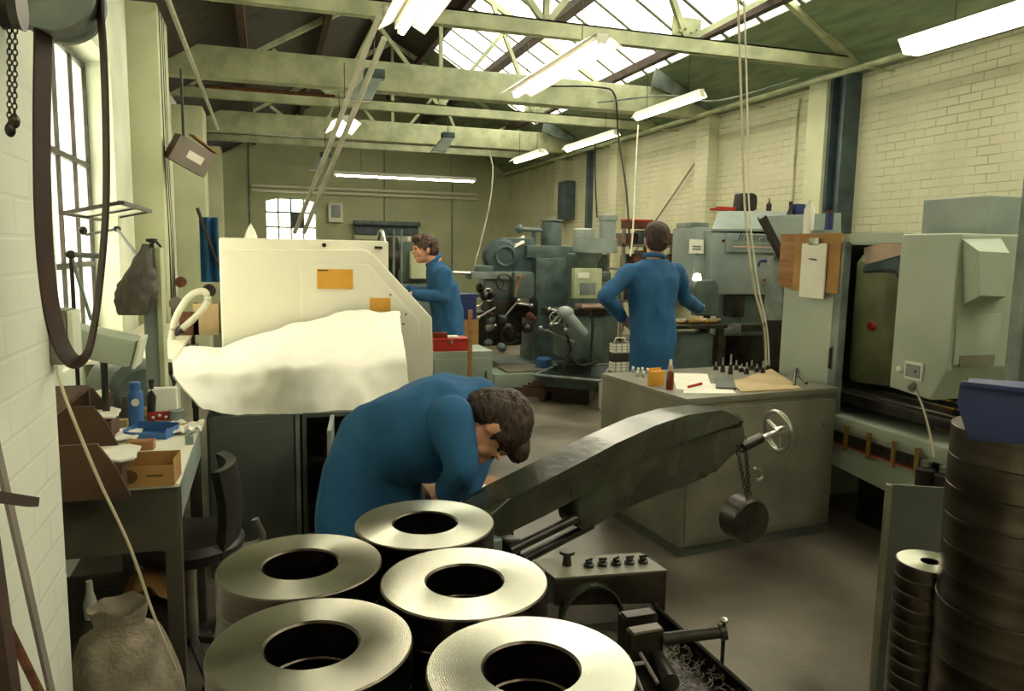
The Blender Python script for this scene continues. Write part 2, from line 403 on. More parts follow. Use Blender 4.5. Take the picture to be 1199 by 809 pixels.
# roof: left slope dark boards, right slope green boards below the glazing and dark above it
def slope_pt(u, y, off=0): return V((XR - u + off*.51, y, ZE + u*TAN + off*.86))
UG0, UG1, UR = .86, 2.9, XR - XM
def slab(u0, u1, y0, y1, th=.06):
    a, b_, c, d = slope_pt(u0, y0), slope_pt(u1, y0), slope_pt(u1, y1), slope_pt(u0, y1)
    return MB().prism([a, b_, c, d], (th*.51, 0, th*.86))
def slabL(u0, u1, y0, y1, th=.06):
    f = lambda u, y: V((XL + u, y, ZE + u*TAN))
    return MB().prism([f(u0, y0), f(u1, y0), f(u1, y1), f(u0, y1)], (-th*.51, 0, th*.86))
struct('ceiling', slabL(-.3, UR, Y0, YB), 'roof_dark')
struct('ceiling.001', slab(-.25, UG0, Y0, YB), 'roof_green')
struct('ceiling.002', slab(UG1, UR, Y0, YB), 'roof_dark')
struct('ceiling.003', slab(UG0, UG1, 13.9, YB), 'roof_green')
struct('ceiling.004', slab(UG0, UG1, Y0, -2.6), 'roof_dark')
gl = tag(build('window_3', slab(UG0, UG1, -2.6, 13.9, .008), 'glass'), kind='structure')
gb = MB(); y = -2.4
while y < 13.9:
    gb.bar(slope_pt(UG0, y, -.02), slope_pt(UG1, y, -.02), .016, .05, (0, 1, 0)); y += .62
build('glazing_bars', gb, 'glazebar', gl)
pur = MB()
for u, s_ in ((1.07, .09), (2.05, .16), (2.9, .1)): pur.bar(slope_pt(u, Y0, -.14), slope_pt(u, YB, -.14), s_, .1)
trim(pur, 'purlin')
pur = MB()
for u in (.9, 1.9, 2.8): pur.bar((XL+u, Y0, ZE+u*TAN-.1), (XL+u, YB, ZE+u*TAN-.1), .08, .14)
trim(pur, 'wood_dark')
pur = MB().bx(XR-.1, XR+.02, Y0, YB, ZE-.03, ZE+.06); trim(pur, 'roof_green')
# trusses
for Y in (-1.9, 2.25, 6.4, 10.55, 14.7):
    t = MB(); z0 = ZE - .02
    t.bx(XL-.1, XR+.1, Y-.035, Y-.02, z0, z0+.13).bx(XL-.1, XR+.1, Y-.035, Y+.06, z0+.115, z0+.13).bx(XL-.1, XR+.1, Y+.045, Y+.06, z0, z0+.13)
    t.bar((XR, Y+.015, ZE+.02), (XM, Y+.015, ZR-.1), .07, .07).bar((XL, Y+.015, ZE+.02), (XM, Y+.015, ZR-.1), .07, .07)
    t.bar((XM, Y, z0+.1), (XM, Y, ZR-.1), .05, .05)
    for xn, xs in ((3.75, (3.1, 4.65)), (.95, (.15, 1.7)), (XM, (3.4, 1.3))):
        for x in xs: t.bar((xn, Y+.01, z0+.1), (x, Y+.01, ZE+(min(XR-x, x-XL))*TAN-.1), .055, .05)
    for xn in (3.75, .95): t.box((xn, Y+.012, z0+.2), (.3, .012, .22))
    t.bar((XR-.18, Y, ZE+.1), (XR-.5, Y, ZE+.28), .1, .06)
    for xn in (3.75, .95):
        for k in range(4): t.cyl((xn-.09+.06*k, Y-.045, z0+.17+.03*(k % 2)), (xn-.09+.06*k, Y-.01, z0+.17+.03*(k % 2)), .011, n=6)
    trim(t, 'steel_cream' if Y != 2.25 else 'steel_cream')
for Y in (4.35, 9.05, 13.2):
    if Y == 4.35: continue
    t = MB().bx(XL-.1, XR+.05, Y, Y+.22, ZE-.06, ZE+.27, .01)
    trim(t, 'steel_cream')
# knee plates of the far girders against the right slope
for Y in (9.0, 13.1):
    trim(MB().prism([(XR-.02, Y, ZE), (XR-1.0, Y, ZE+.27), (XR-.95, Y, ZE+.5), (XR-.02, Y, ZE+.02)], (0, .04, 0)), 'steel_grey')
# service pipes along the right wall head
p = MB().cyl((XR-.3, Y0, ZE-.06), (XR-.3, YB, ZE-.06), .028)
for y in range(0, 18, 2): p.bx(XR-.33, XR-.01, y-.015, y+.015, ZE-.1, ZE-.085)
solo('service_pipe', p, 'steel_cream', 'cream service pipe running along the head of the right brick wall', 'pipe')
p = MB(); xx = XR-.02
q0 = at(935, 122, x=xx); p.tube([(xx, q0.y-.6, ZE-.15), (xx, q0.y-.12, ZE-.15), (xx, q0.y, ZE-.28), (xx, q0.y, 1.4)], .012, smooth=5)
solo('conduit', p, 'steel_cream', 'thin painted conduit bending down the right wall left of the stanchion', 'conduit')
# pipes along the top of the left pillars
p = MB()
p.cyl((-.66, 2.2, 3.42), (-.66, 13, 3.36), .022).cyl((-.62, 2.6, 3.3), (-.62, 10, 3.30), .012)
solo('overhead_pipe', p, 'cable_white', 'white overhead pipes running along the tops of the left pillars', 'pipe')
p = MB()
for k, (dx, r) in enumerate(((-.0, .007), (.05, .006), (.09, .005))):
    x0 = -.715; pts = [(x0, 6.4+dx*3, 3.3-.02*k), (x0, 6.42+dx*3, 2.2), (x0, 6.5+dx*3, 1.6), (x0+.01, 6.45+dx*3, .95)]
    p.tube(pts, r, 6, 5)
solo('wall_cables', p, 'black', 'black cables dropping down the edge of the first left pillar', 'cable')
# thin vertical conduits and pipes on the back wall
p = MB()
for x, za, zb in ((at(291, 200, y=YB-.05).x, 2.0, 4.3), (at(450, 200, y=YB-.05).x, 1.0, 4.2), (at(530, 200, y=YB-.05).x, 1.0, 3.2)):
    solo('wall_conduit', MB().cyl((x, YB-.03, za), (x, YB-.03, zb), .015, n=8), 'steel_grey', 'thin grey conduit running up the far end wall, ' + ('left of the arched window' if zb > 4.25 else 'above the slatted counter shutter' if zb > 4 else 'right of the slatted shutter'), 'conduit')
# world and sky
W = bpy.data.worlds.new('world'); bpy.context.scene.world = W; W.use_nodes = True
bg = W.node_tree.nodes['Background']; bg.inputs[0].default_value = (1.0, .97, .89, 1); bg.inputs[1].default_value = 4.2
sc = bpy.context.scene; sc.view_settings.view_transform = 'Standard'; sc.view_settings.look = 'None'; sc.view_settings.gamma = 1; sc.view_settings.use_curve_mapping = False
sc.view_settings.exposure = 0.75
# ------------------------------------------------------------------ lamps
LN = [0]
def lamp(a, b, label, w=.12, m='tube', group=None, hood=True, hang=.28, tr=.026):
    a, b = V(a), V(b); c = (a+b)/2
    t = thing('fluorescent_lamp', label, 'ceiling lamp', c, 0, group)
    B = basis(b-a); side = B.col[0]; up = B.col[1]
    if up.z < 0: up = -up; 
    d = (b-a).normalized()
    build('lamp_body', MB().bar(a-d*.02+up*.045, b+d*.02+up*.045, w*.55, .05, (0, 0, 1), .004), 'white', t)
    build('fluorescent_tube', MB().cyl(a+d*.03, b-d*.03, tr, n=12), m, t)
    for q in (a, b): build('end_cap', MB().box(q+up*.01, (.05, .03, .06), B), 'white', t)
    if hood:
        for s_ in (-1, 1):
            h = MB(); h.prism([a+up*.07+side*s_*w*.27, a-up*.0+side*s_*w, a-up*.0+side*s_*(w+.003), a+up*.073+side*s_*w*.27], (b-a))
            build('reflector', h, 'white', t)
    for f in (.18, .82):
        q = a.lerp(b, f)+up*.07; build('hanger', MB().cyl(q, q+V((0, 0, hang)), .004, n=6), 'dark_steel', t)
    return t
def lit(p, pxa, pxb, z=None): pass
def yy(px, py, z): return at(px, py, z=z)
H = 3.1
def row(pa, pb, z, label, **k):
    a = at(pa[0], pa[1], z=z); b_ = at(pb[0], pb[1], z=z); b_.x = a.x
    return lamp(a, b_, label, **k)
t = lamp((4.62, 2.7, H), (4.62, 4.62, H), 'long boxed lamp with pale diffuser nearest the right wall', w=.15, hood=False, m='tube_far')
build('diffuser', MB().prism([(4.55, 2.68, H-.05), (4.69, 2.68, H-.05), (4.75, 2.68, H+.05), (4.49, 2.68, H+.05)], (0, 1.96, 0)), 'diffuser', t)
row((745, 139), (822, 113), H, 'bare tube lamp under the skylight near the second right wall pillar', w=.07, hang=.4)
row((663, 176), (709, 157), H, 'third tube lamp of the right row, beyond the second girder', w=.08, hang=.4)
row((603, 190), (646, 180), H, 'farthest lamp of the right row, above the far machines', w=.12, m='tube_far', hang=.4)
t = row((603, 112), (712, 52), H, 'bright hooded double lamp hung below the glazing in mid room', w=.17, hang=.5)
t = row((470, 38), (512, -30), H, 'hooded lamp at the top of the picture over the cream machine', w=.17, hang=.5)
a = at(392, 207, y=15.2); b_ = at(556, 210, y=15.2); a.z = b_.z = (a.z+b_.z)/2
lamp(a, b_, 'long crosswise lamp in front of the far end wall', w=.1, m='tube', hang=.8)
p = MB()
for py in (219.5, 224.5):
    a = at(294, py, y=YB-.12); b_ = at(560, py+6, y=YB-.12); a.z = b_.z = (a.z+b_.z)/2 ; solo('wall_pipe', MB().cyl(a, b_, .035), 'cream_paint', ('upper' if py < 220 else 'lower') + ' of two cream horizontal pipes on the far wall above the arched window', 'pipe')
row((-20, 40), (-20, 41), H, 'x') if 0 else None
lamp((1.0, -1.4, H), (1.0, .5, H), 'added hooded fill lamp over the ring table, unseen behind the viewpoint', w=.17)  # added lamp out of view, brightens the rings and the bending worker's back
# far lamp seen end-on
row((396, 158), (402, 143), 2.9, 'short square-ended lamp between the slanting poles and the far girder', w=.16, hang=.6)
# high-bay flood fixtures hanging in line
def flood(px, py, y, s, label):
    c = at(px, py, y=y); t = thing('hanging_floodlight', label, 'flood lamp', c, 0, 'grey box floodlights hung below the girders')
    build('lamp_housing', MB().prism([c+V((-.5*s, 0, -.25*s)), c+V((.1*s, 0, -.25*s)), c+V((.4*s, 0, .3*s)), c+V((-.05*s, 0, .3*s))], (0, .4*s, 0), .01), 'machine_grey', t)
    build('gear_box', MB().box(c+V((.2*s, .2*s, .42*s)), (.5*s, .4*s, .22*s), None, .01), 'steel_teal', t)
    build('lamp_face', MB().prism([c+V((-.48*s, .03*s, -.26*s)), c+V((.08*s, .03*s, -.26*s)), c+V((.08*s, .37*s, -.26*s)), c+V((-.48*s, .37*s, -.26*s))], (0, 0, -.02*s)), 'white', t)
    build('hanger', MB().cyl(c+V((.2*s, .2*s, .5*s)), c+V((.2*s, .2*s, .5*s+.35)), .006, n=6), 'dark_steel', t)
flood(430, 105, 7.4, .38, 'nearest grey floodlight hanging beside the slanting white poles')
flood(520, 170, 10.9, .36, 'small floodlight under the far beam to the right of the poles')
flood(376, 192, 12.0, .34, 'floodlight low beside the poles above the arched window')
# slanting white poles
a = at(443, 22, y=6.3); b_ = at(345, 272, y=9.0)
p = MB().tube([a+V((.03, -.2, -.05)), a, a.lerp(b_, .5)+V((0, 0, -.02)), b_], .025, 8, 4)
tag(build('slanting_pole', p, 'cable_white'), 'white pole with hooked top slanting down from the roof beam, left one of two', 'pole')
a = at(450, 45, y=6.5); b_ = at(356, 272, y=9.2)
tag(build('slanting_pole', MB().cyl(a, b_, .025), 'cable_white'), 'straight white pole slanting down from the roof beam, right one of two', 'pole')
# red pipe above far beam
a = at(240, 101, y=9.5); b_ = at(392, 110, y=9.5); b_.z = a.z
solo('red_pipe', MB().cyl(a, b_, .02), 'rust', 'thin reddish pipe across the roof space below the second beam', 'pipe')
# hanging hoses and cables
def hang(pts, r, m, name, label, cat='cable', n=6):
    return solo(name, MB().tube([V(p) for p in pts], r, n, 6), m, label, cat)
hang([at(864, -5, d=4.6), at(868, 120, d=4.7), at(872, 240, d=4.8), at(882, 330, d=4.85), at(895, 385, d=4.9), at(897, 440, d=4.9)], .008, 'hose', 'air_hose', 'pale air hose hanging from the roof down to the parts bench, left strand', 'hose')
hang([at(871, -5, d=4.65), at(875, 120, d=4.75), at(877, 240, d=4.85), at(887, 330, d=4.9), at(898, 385, d=4.95), at(901, 440, d=4.95)], .006, 'cable_white', 'air_hose', 'thinner white hose hanging beside the pale air hose, right strand', 'hose')
hang([at(640, 101, y=9.0), at(700, 102, y=9.0), at(720, 112, y=9.0), at(724, 160, y=9), at(733, 220, y=8.6), at(738, 292, y=8.3)], .012, 'rubber', 'drop_cable', 'dark cable looping off the girder and dropping behind the standing worker')
hang([at(747, 146, y=7.6), at(744, 200, y=7.5), at(741, 270, y=7.3), at(738, 300, y=7.2)], .009, 'cable_white', 'drop_cable', 'white cable dropping from the bare tube lamp')
hang([at(697, 170, y=9.5), at(697, 210, y=9.5), at(699, 255, y=9.4)], .01, 'rubber', 'drop_cable', 'short dark cable dropping to the pale drive head of the milling machine')
hang([at(572, 175, y=11), at(577, 200, y=11), at(572, 245, y=11), at(556, 310, y=11)], .012, 'cable_white', 'drop_cable', 'white cable looping down in front of the far end wall')
hang([at(838, 155, x=XR-.05), at(768, 258, x=XR-.05), at(740, 300, x=XR-.05)], .012, 'steel_grey', 'wall_cable', 'grey cable slanting across the right brick wall behind the standing worker')
hang([at(700, 120, d=9), at(780, 112, d=8.6), at(840, 118, d=8.2), at(935, 92, d=7.8)], .01, 'steel_grey', 'slack_cable', 'slack grey cable strung below the right end of the near truss')
# electrical box far right wall and end-wall fittings
c = at(663, 235, x=XR-.1); solo('switch_box', MB().box(c, (.2, .45, .75), None, .02), 'steel_teal', 'dark blue-green switch box high on the right wall above the mills', 'electrical box')
c = at(393, 249, y=YB-.1)
t = thing('fuse_box', 'small pale fuse box on the far wall right of the arched window', 'electrical box', c)
build('box_body', MB().box(c, (.33, .14, .45), None, .03), 'cream_paint', t); build('box_door', MB().box(c+V((0, -.08, .03)), (.2, .03, .28), None, .01), 'machine_grey', t)
a = at(415, 262, y=YB-.3); b_ = at(492, 276, y=YB-.3)
t = thing('wall_shutter', 'blue-green slatted counter shutter on the far wall behind the worker', 'shutter', ((a.x+b_.x)/2, YB-.2, b_.z))
build('shutter_box', MB().bx(a.x, b_.x, YB-.35, YB, a.z-.02, a.z+.08, .01), 'mill_teal', t)
build('slats', MB().bx(a.x+.03, b_.x-.03, YB-.2, YB-.1, b_.z, a.z), 'steel_teal', t)
build('counter', MB().bx(a.x, b_.x, YB-.3, YB, b_.z-.12, b_.z-.02), 'plaster', t)
# ------------------------------------------------------------------ cream CNC lathe in the middle
YM = 5.0
def front(px, py, y=YM): return at(px, py, y=y)
c0 = front(256, 300); c1 = front(506, 400)
t = thing('lathe_enclosure', 'big cream sheet-metal lathe enclosure with two orange labels, sheet draped on its front', 'machine', ((c0.x+c1.x)/2, YM+.6, 0))
pts = [front(257, 292), front(428, 292), front(439, 299), front(506, 372), front(507, 415)]
zb = .04
poly = [V((front(257, 292).x, YM, zb))] + pts + [V((front(507, 415).x, YM, zb))]
build('front_panel', MB().prism(poly, (0, .75, 0), .012), 'cream_paint', t)
build('rear_housing', MB().bx(front(256, 280, YM+.12).x, front(455, 280, YM+.12).x, YM+.12, YM+.95, .5, front(350, 280, YM+.12).z, .015), 'cream_paint', t)
d0, d1, d2, d3, d4 = front(352, 309), front(431, 309), front(491, 376), front(478, 455), front(352, 455)
pp = [d0, d1, d2, V((d2.x, YM, d3.z)), d4]
build('access_door', MB().prism([p + V((0, -.008, 0)) for p in pp], (0, .012, 0), .004), 'cream_paint', t)
for k, (x0, y0, x1, y1) in enumerate(((371, 315, 413, 338), (433, 349, 457, 364))):
    a, b_ = front(x0, y0), front(x1, y1)
    lb = build('warning_label', MB().bx(a.x, b_.x, YM-.014, YM-.007, b_.z, a.z), 'yellow', t)
    lb['label'] = 'large orange label' if k == 0 else 'small orange label'
    if k == 0: build('printed_strip', MB().bx(a.x+.005, a.x+.07, YM-.016, YM-.013, a.z-.012, a.z-.004), 'label_ink', lb)
for px, py in ((379.5, 287), (468, 371), (475, 368), (457, 345), (472, 379)):
    a = front(px, py, YM+.12 if py < 290 else YM); a.z = a.z
    if py > 290: build('screw', MB().cyl(a+V((0, -.012, 0)), a+V((0, .01, 0)), .008, n=10), 'steel_grey', t)
a = front(443, 290, YM+.12); build('slot_plate', MB().box(a+V((0, -.004, 0)), (.05, .012, .018)), 'dark_steel', t)
a = front(379.5, 287, YM+.12); build('hole_plug', MB().cyl(a+V((0, -.01, 0)), a+V((0, .01, 0)), .014, n=10), 'black', t)
a = front(235+20, 273, YM+.3)
solo('paper_cone', MB().lathe(at(294, 281, y=5.6)-V((0, 0, .0)), [(0, 0), (.05, 0), (.03, .06), (.0, .12)], 12), 'white', 'small white cone standing on top of the cream lathe enclosure', 'cone')
# chuck / handwheel machine behind it
c = at(478, 305, y=8.2)
t = thing('end_machine', 'dark lathe headstock seen past the right edge of the cream enclosure', 'machine', (c.x, 8.3, 0))
build('bed', MB().bx(c.x-.5, c.x+.3, 8.2, 8.9, .0, c.z-.25, .02), 'machine_green', t)
build('headstock', MB().bx(c.x-.1, c.x+.28, 8.25, 8.8, c.z-.25, c.z+.2, .04), 'machine_green', t)
build('chuck', MB().cyl((c.x-.22, 8.5, c.z), (c.x-.08, 8.5, c.z), .26, n=32), 'dark_steel', t)
build('guard', MB().torus((c.x-.25, 8.5, c.z+.02), .3, .02, (1, 0, 0)), 'bright_steel', t)
build('gear_cover', MB().bx(c.x+.02, c.x+.22, 8.18, 8.26, c.z-.2, c.z+.1, .02), 'plaster', t)
build('top_tray', MB().bx(c.x+.0, c.x+.26, 8.25, 8.75, c.z+.2, c.z+.26, .01), 'white', t)
# shelf uprights
for k, px in enumerate((461, 470)):
    a = at(px, 285, y=8.0); solo('steel_rod', MB().cyl((a.x, 8.0, 0), (a.x, 8.0, 1.75), .012, n=8), 'steel_grey', ('left' if k == 0 else 'right') + ' of two thin uprights behind the top corner of the cream enclosure', 'rod')
# white sheet draped over what stands in front of the lathe
yA, yB = 3.62, 4.93
def sheet(u, v):
    bx = 203 + (480-203)*u
    # front hem
    hem = 479 + 7*math.sin(u*PI*.9) + (0 if u < .85 else -(u-.85)*100) - (0 if u > .12 else (.12-u)*330)
    f = at(bx, hem, y=yA)
    tl = 405 - 40*max(0, min(1, (u-.22)/.5))**.9
    b_ = at(200 + (468-200)*u, tl, y=yB)
    m = at(203 + (475-203)*u, 440 - 18*u, y=yA+.12 + .1*math.sin(u*9))
    if v < .35: p = f.lerp(m, v/.35)
    else: p = m.lerp(b_, (v-.35)/.65)
    w = noise.noise(V((u*7, v*3, 1.3)))*.035 + noise.noise(V((u*18, v*9, 4)))*.012
    return p + V((0, -w, w*.9))
o = solo('dust_sheet', MB().grid(sheet, 46, 30, .006), 'sheet', 'large white dust sheet draped over the workpiece in front of the cream lathe', 'sheet', ang=80)
# covered bench carrying the sheet
a = at(245, 480, y=3.7); b_ = at(470, 480, y=3.7)
t = thing('low_bench', 'low grey bench hidden beneath the draped white sheet', 'bench', ((a.x+b_.x)/2, 4.3, 0))
build('bench_top', MB().bx(a.x-.1, b_.x-.05, 3.98, 4.85, .74, .79, .005), 'cab_grey', t)
for x in (a.x, b_.x-.15):
    for y in (4.03, 4.75): build('leg', MB().bx(x, x+.05, y, y+.05, 0, .74), 'cab_grey', t)
# dark grey cabinet, open shelf unit and its door
CY = 3.6; cz = at(300, 487, y=CY).z
a = at(241, 490, y=CY); b_ = at(351, 490, y=CY)
t = thing('steel_cabinet', 'dark grey steel cupboard under the white sheet, left of the open shelves', 'cabinet', ((a.x+b_.x)/2, CY+.17, 0))
build('body', MB().bx(a.x, b_.x, CY+.012, CY+.35, .0, cz, .006), 'cab_grey', t)
build('door', MB().bx(a.x+.012, b_.x-.03, CY, CY+.01, .06, cz-.03, .003), 'cab_grey', t)
build('edge_strip', MB().bx(b_.x-.02, b_.x, CY-.004, CY+.01, 0, cz), 'steel_grey', t)
c = at(388, 490, y=CY)
t = thing('open_cupboard', 'open dark shelf cupboard with its pale door ajar beside the bending worker', 'cabinet', ((b_.x+c.x)/2, CY+.2, 0))
x0, x1 = b_.x+.01, at(470, 490, y=CY).x
build('side_panel', MB().bx(x0, x0+.02, CY, CY+.36, 0, cz), 'cab_grey', t); build('side_panel', MB().bx(x1-.02, x1, CY, CY+.36, 0, cz), 'cab_grey', t)
build('back_panel', MB().bx(x0+.02, x1-.02, CY+.34, CY+.36, 0, cz), 'oily', t)
build('top_panel', MB().bx(x0+.02, x1-.02, CY, CY+.34, cz-.02, cz), 'cab_grey', t)
for z in (.04, .3, .52): build('shelf', MB().bx(x0+.02, x1-.02, CY+.01, CY+.34, z, z+.015), 'oily', t)
dx = at(387, 500, y=CY-.28).x
dr = build('door', MB().bar((at(400, 500, y=CY).x, CY-.01, (cz+.05)/2), (dx, CY-.42, (cz+.05)/2), cz-.08, .02, (1, 0, 0)), 'pale_green_dark', t) if 0 else \
     build('door', MB().prism([(x0+.13, CY-.01, .05), (x0+.13, CY-.01, cz-.01), (x0+.09, CY-.33, cz-.01), (x0+.09, CY-.33, .05)], (.018, 0, 0)), 'machine_grey', t)
build('handle', MB().cyl((x0+.085, CY-.3, .45), (x0+.06, CY-.3, .45), .014, n=10), 'bright_steel', dr)
for k, (x, z, s) in enumerate(((x0+.1, .315, .09), (x0+.23, .315, .07), (x0+.12, .535, .08))):
    solo('dark_tin', MB().cyl((x, CY+.14, z), (x, CY+.14, z+s), s*.5), 'oily', ('dark tin standing on the middle shelf of the open cupboard, left one', 'dark tin standing on the middle shelf of the open cupboard, right one', 'dark tin on the upper shelf of the open cupboard')[k], 'tin')
# ------------------------------------------------------------------ workbench at the left
bz = .86
BX = at(206, 566, z=bz); BF = at(237, 497, z=bz); y0b, y1b = BX.y, BF.y+.05; xr = (BX.x+BF.x)/2
t = thing('workbench', 'pale topped steel workbench against the left wall piled with boxes and papers', 'workbench', ((xr-.88)/2, (y0b+y1b)/2, 0))
build('bench_top', MB().bx(-.88, xr, y0b, y1b, bz-.012, bz, .003), 'cream_paint', t)
build('apron', MB().bx(-.88, xr-.01, y0b+.004, y0b+.02, bz-.2, bz-.012), 'bench_dark', t)
build('side_apron', MB().bx(xr-.02, xr, y0b+.02, y1b, bz-.12, bz-.012), 'machine_grey', t)
for x in (-.86, xr-.045):
    for y in (y0b+.005, y1b-.06): build('leg', MB().bx(x, x+.045, y, y+.045, 0, bz-.012, .003), 'bench_dark', t)
build('lower_shelf', MB().bx(-.87, xr-.05, y0b+.05, y1b-.05, .28, .3), 'oily', t)
def put(px, py, z=bz): return at(px, py, z=z)
def cbox(name, px, py, size, m, label, cat, rz=0, z=bz, lid=None, bev=.003):
    p = put(px, py, z); t = MB().box(p+V((0, size[1]/2, size[2]/2)), size, rot('Z', rz), bev)
    return solo(name, t, m, label, cat)
# cardboard box with inner and printed patch
p = put(168, 570); w_, d_, h_ = .17, .11, .075
t = thing('cardboard_box', 'open yellow-brown cardboard box on the near edge of the bench', 'box', p+V((0, d_/2, 0)), -4)
M_ = chainw(t)
for nm, q in (('front_wall', (0, -d_/2, h_*.4, w_, .003, h_*.8)), ('back_wall', (0, d_/2, h_/2, w_, .003, h_)), ('side_wall', (-w_/2, 0, h_*.45, .003, d_, h_*.9)), ('side_wall', (w_/2, 0, h_/2, .003, d_, h_)), ('base', (0, 0, .002, w_, d_, .004))):
    mb = MB().box(q[:3], q[3:]); build(nm, mb, 'cardboard', t, False)
mb = MB().lathe((-.03, -d_/2-.002, h_*.42), [(0, 0), (.02, 0), (.02, .001), (0, .001)], 20, (0, -1, 0)); build('printed_oval', mb, 'label_ink', t, False)
mb = MB().box((.035, -d_/2-.0018, h_*.42), (.045, .001, .006)); build('printed_strip', mb, 'label_ink', t, False)
cbox('wooden_block', 164, 528, (.085, .045, .032), 'wood', 'small rough wooden block on the pale bench top', 'block', -3)
# blue can
p = put(160, 500); t = thing('spray_can', 'tall blue spray can standing on the bench', 'can', p)
build('can_body', MB().lathe(p, [(0, 0), (.026, 0), (.027, .004), (.027, .13), (.022, .14), (0, .14)], 24), 'blue', t)
build('cap', MB().lathe(p+V((0, 0, .14)), [(0, 0), (.02, 0), (.02, .03), (.017, .034), (0, .034)], 20), 'blue', t)
build('emblem', MB().cyl(p+V((.003, -.0265, .1)), p+V((.003, -.0285, .1)), .014, n=16), 'white', t)
# blue tray
p = put(178, 510); t = thing('parts_tray', 'open blue plastic parts tray behind the wooden block', 'tray', p, -20)
for nm, q in (('base', (0, 0, .003, .15, .1, .006)), ('front_wall', (0, -.05, .012, .15, .004, .022)), ('back_wall', (0, .05, .02, .15, .004, .04)), ('side_wall', (-.075, 0, .016, .004, .1, .032)), ('side_wall', (.075, 0, .016, .004, .1, .032))):
    build(nm, MB().box(q[:3], q[3:]), 'blue', t, False)
# red and white bag
p = put(192, 492); t = thing('paper_packet', 'white packet with a red band standing near the far end of the bench', 'packet', p)
build('packet_body', MB().prism([p+V((-.055, -.02, 0)), p+V((.055, -.02, 0)), p+V((.05, -.01, .13)), p+V((-.05, -.01, .13))], (0, .04, 0), .006), 'white', t)
build('red_band', MB().prism([p+V((-.054, -.024, .005)), p+V((.054, -.024, .005)), p+V((.053, -.022, .04)), p+V((-.053, -.022, .04))], (0, .003, 0)), 'red', t)
for k in range(4): build('white_patch', MB().ell(p+V((-.035+.023*k, -.025, .018+.008*(k % 2))), (.006, .002, .006), n=8), 'white', t)
p = put(207, 493); t = thing('grey_tin', 'short grey tin right of the red and white packet', 'tin', p)
build('tin_body', MB().lathe(p, [(0, 0), (.025, 0), (.025, .045), (0, .045)], 20), 'steel_grey', t); build('rim', MB().torus(p+V((0, 0, .044)), .025, .002), 'bright_steel', t)
p = put(177, 496); t = thing('dark_bottle', 'slim dark bottle between blue can and white packet', 'bottle', p+V((0, .05, 0)))
build('bottle_body', MB().lathe(p+V((0, .05, 0)), [(0, 0), (.02, 0), (.02, .1), (.009, .125), (.009, .15), (0, .15)], 20), 'black', t); build('cap', MB().cyl(p+V((0, .05, .15)), p+V((0, .05, .165)), .011), 'black', t)
cbox('cardboard_carton', 176, 487, (.14, .06, .03), 'cardboard_pale', 'flat pale carton behind the blue tray', 'carton', 6)
# open shallow box files stacked along the wall
for k, (px, py, s, lab) in enumerate(((90, 587, 1.1, 'nearest dark brown open box on the bench beside the pier'), (92, 524, 1.0, 'middle dark brown box on the bench'), (95, 492, .9, 'farthest dark brown box on the bench, beneath the hanging belt'))):
    p = put(px, py); t = thing('dark_box', lab, 'box', p+V((-.04, .1, 0)), 0)
    hh = .14*s
    build('front_panel', MB().prism([p+V((-.2, 0, 0)), p+V((.12*s, 0, 0)), p+V((.09*s, 0, hh*.55)), p+V((.05*s, 0, hh)), p+V((-.2, 0, hh))], (0, .012, 0)), 'wood_dark', t)
    build('tray', MB().bx(p.x-.2, p.x+.1*s, p.y+.013, p.y+.16, p.z, p.z+hh*.6), 'wood_dark', t)
    build('papers', MB().grid(lambda u, v: V((p.x-.19+.3*s*u, p.y+.02+.13*v, p.z+hh*.62+.015*noise.noise(V((u*5, v*5, k)))+.01)), 10, 6, .006), 'paper', t, ang=80)
# loose papers heaped
for k, (px, py, w_, lab) in enumerate(((130, 520, .16, 'crumpled white papers beside the wooden block'), (128, 478, .14, 'heap of white papers under the hanging belt'), (215, 510, .12, 'white sheet hanging over the right edge of the bench'))):
    p = put(px, py)
    solo('loose_papers', MB().grid(lambda u, v: V((p.x-w_/2+w_*u, p.y+.16*v, p.z+.012+.03*abs(noise.noise(V((u*4+k, v*4, k*2)))))), 14, 12, .004), 'paper', lab, 'papers', ang=60)
for k, (px, py, sz, m, lab) in enumerate(((118, 505, (.07, .05, .03), 'paper', 'small white carton between the brown boxes and the wooden block'), (140, 500, (.05, .04, .025), 'cardboard_pale', 'small pale box beside the foot of the blue can'), (152, 478, (.08, .05, .05), 'plate_grey', 'grey metal box behind the blue can'), (211, 503, (.05, .04, .02), 'cardboard', 'small brown box at the far right corner of the bench'))):
    cbox('small_box', px, py, sz, m, lab, 'box', 8*k-10)
for k, (px, py) in enumerate(((136, 545), (125, 552), (222, 520))):
    p = put(px, py); solo('small_jar', MB().lathe(p, [(0, 0), (.014, 0), (.014, .03), (.011, .034), (.012, .042), (0, .042)], 16), ('steel_grey', 'white', 'machine_grey')[k], ('small grey jar behind the open cardboard box', 'small white jar at the left of the open cardboard box', 'small grey jar near the right edge of the bench top')[k], 'jar')
# tilted magazine / cloth, yellow tip
p = put(140, 575); t = thing('glossy_pouch', 'glossy pink and grey pouch leaning against the cardboard box', 'pouch', p+V((-.06, 0, 0)))
build('pouch_body', MB().box(p+V((-.075, .03, .055)), (.012, .08, .1), rot('Y', 22) @ rot('Z', 20), .005), 'plate_grey', t)
build('pink_panel', MB().box(p+V((-.069, .02, .06)), (.004, .04, .08), rot('Y', 22) @ rot('Z', 20), .001), 'stripes', t)
p = put(145, 575); solo('small_pot', MB().lathe(p+V((-.015, -.01, 0)), [(0, 0), (.014, 0), (.012, .02), (0, .024)], 14), 'yellow', 'small yellow pot at the left corner of the cardboard box', 'pot')
